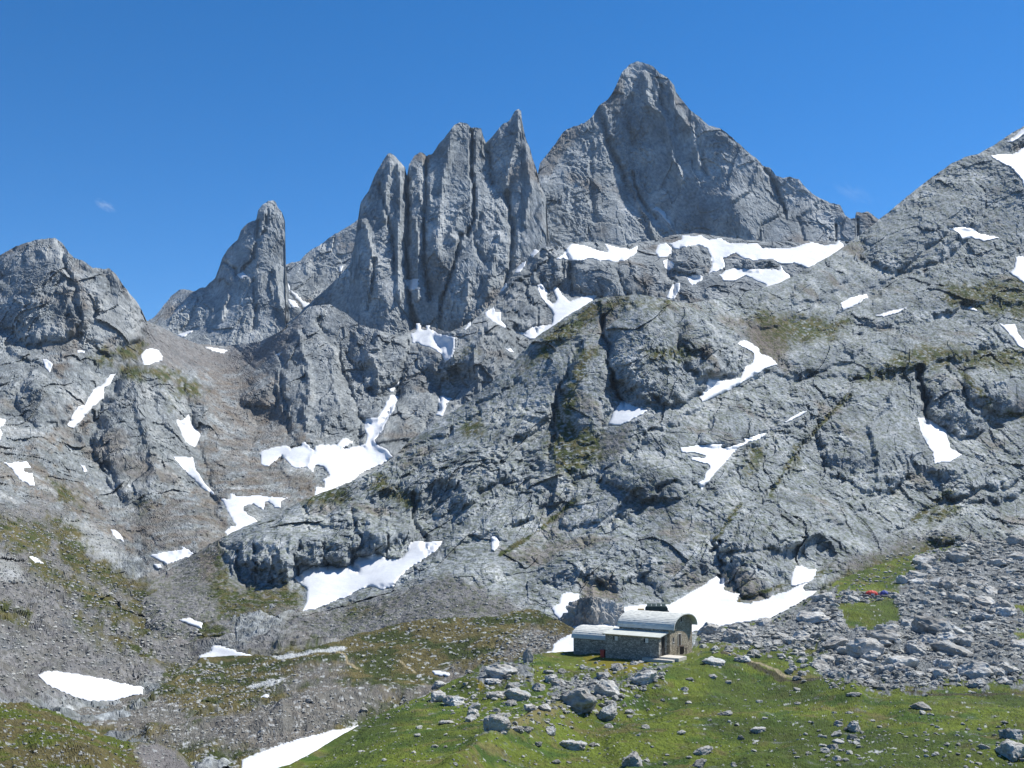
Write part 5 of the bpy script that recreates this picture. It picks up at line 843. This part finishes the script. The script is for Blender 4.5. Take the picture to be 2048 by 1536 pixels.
for i in range(44):
    a=i/22*2*math.pi; V,F=lo2[i%6]; rr=random.uniform(.28,.5); lay=i//22
    o=add_mesh('stone',V*np.array([rr,rr*.8,rr*.7]),F,M_boulder,np.broadcast_to(Y3(.2,.2,.2)*random.uniform(.7,1.6),V.shape),parent=wr); o.location=(math.cos(a+.14*lay)*22*ms,math.sin(a+.14*lay)*2.4+1.8,.15+lay*.42)

# ---------------------------------------------------------------- wisps of cloud, far behind the peaks
def cloud(px,py,Y,w,h,dens,label,seed):
    bm=bmesh.new(); bmesh.ops.create_icosphere(bm,subdivisions=4,radius=1); me=bpy.data.meshes.new('cloud')
    for v in bm.verts:
        c=v.co; k=1+.35*float(perlin(c.x*1.5+seed,c.y*1.5,c.z*1.5)); v.co=c*k
    bm.to_mesh(me); bm.free(); m=bpy.data.materials.new('cloud_vapour_%d'%seed); m.use_nodes=True; t=m.node_tree; t.nodes.clear()
    o_=t.nodes.new('ShaderNodeOutputMaterial'); v_=node(t,'ShaderNodeVolumePrincipled'); v_.inputs['Color'].default_value=(.98,.98,1,1)
    tc=node(t,'ShaderNodeTexCoord'); n=node(t,'ShaderNodeTexNoise',Scale=1.7,Detail=5.0,Roughness=.62); t.links.new(tc.outputs['Object'],n.inputs['Vector'])
    ln=node(t,'ShaderNodeVectorMath',operation='LENGTH'); t.links.new(tc.outputs['Object'],ln.inputs[0])
    a=node(t,'ShaderNodeMapRange'); a.inputs[1].default_value=.15;a.inputs[2].default_value=.9;a.inputs[3].default_value=1;a.inputs[4].default_value=0; t.links.new(ln.outputs['Value'],a.inputs[0])
    b=node(t,'ShaderNodeMapRange'); b.inputs[1].default_value=.45;b.inputs[2].default_value=.75;b.inputs[3].default_value=0;b.inputs[4].default_value=dens; t.links.new(n.outputs[0],b.inputs[0])
    mm=node(t,'ShaderNodeMath',operation='MULTIPLY'); t.links.new(a.outputs[0],mm.inputs[0]);t.links.new(b.outputs[0],mm.inputs[1]); t.links.new(mm.outputs[0],v_.inputs['Density']); t.links.new(v_.outputs[0],o_.inputs['Volume'])
    me.materials.append(m); o=bpy.data.objects.new('cloud',me); S.collection.objects.link(o); o.location=P3(px,py,Y); q=Y/FP; o.scale=(w*q,w*q*.8,h*q); o.rotation_euler=(0,.5,0); tag(o,label,'cloud','wisps of cloud')
cloud(210,411,3000,30,13,.03,'tiny white cloud wisp in blue sky above the left mountain',1)
cloud(1705,385,3400,55,16,.006,'very faint cloud veil in the sky right of the great peak',2)

# ---------------------------------------------------------------- mountain air
bm=bmesh.new(); bmesh.ops.create_cube(bm,size=2)
for v in bm.verts: v.co=(v.co.x*9200,v.co.y*9200,600 if v.co.z>0 else -160)
me=bpy.data.meshes.new('haze'); bm.to_mesh(me); bm.free(); mh=bpy.data.materials.new('thin_air'); mh.use_nodes=True; t=mh.node_tree; t.nodes.clear()
o_=t.nodes.new('ShaderNodeOutputMaterial'); v_=node(t,'ShaderNodeVolumePrincipled'); v_.inputs['Color'].default_value=(.62,.80,1,1); v_.inputs['Density'].default_value=.00005; t.links.new(v_.outputs[0],o_.inputs['Volume'])
me.materials.append(mh); hz_=bpy.data.objects.new('haze',me); S.collection.objects.link(hz_); tag(hz_,kind='stuff')
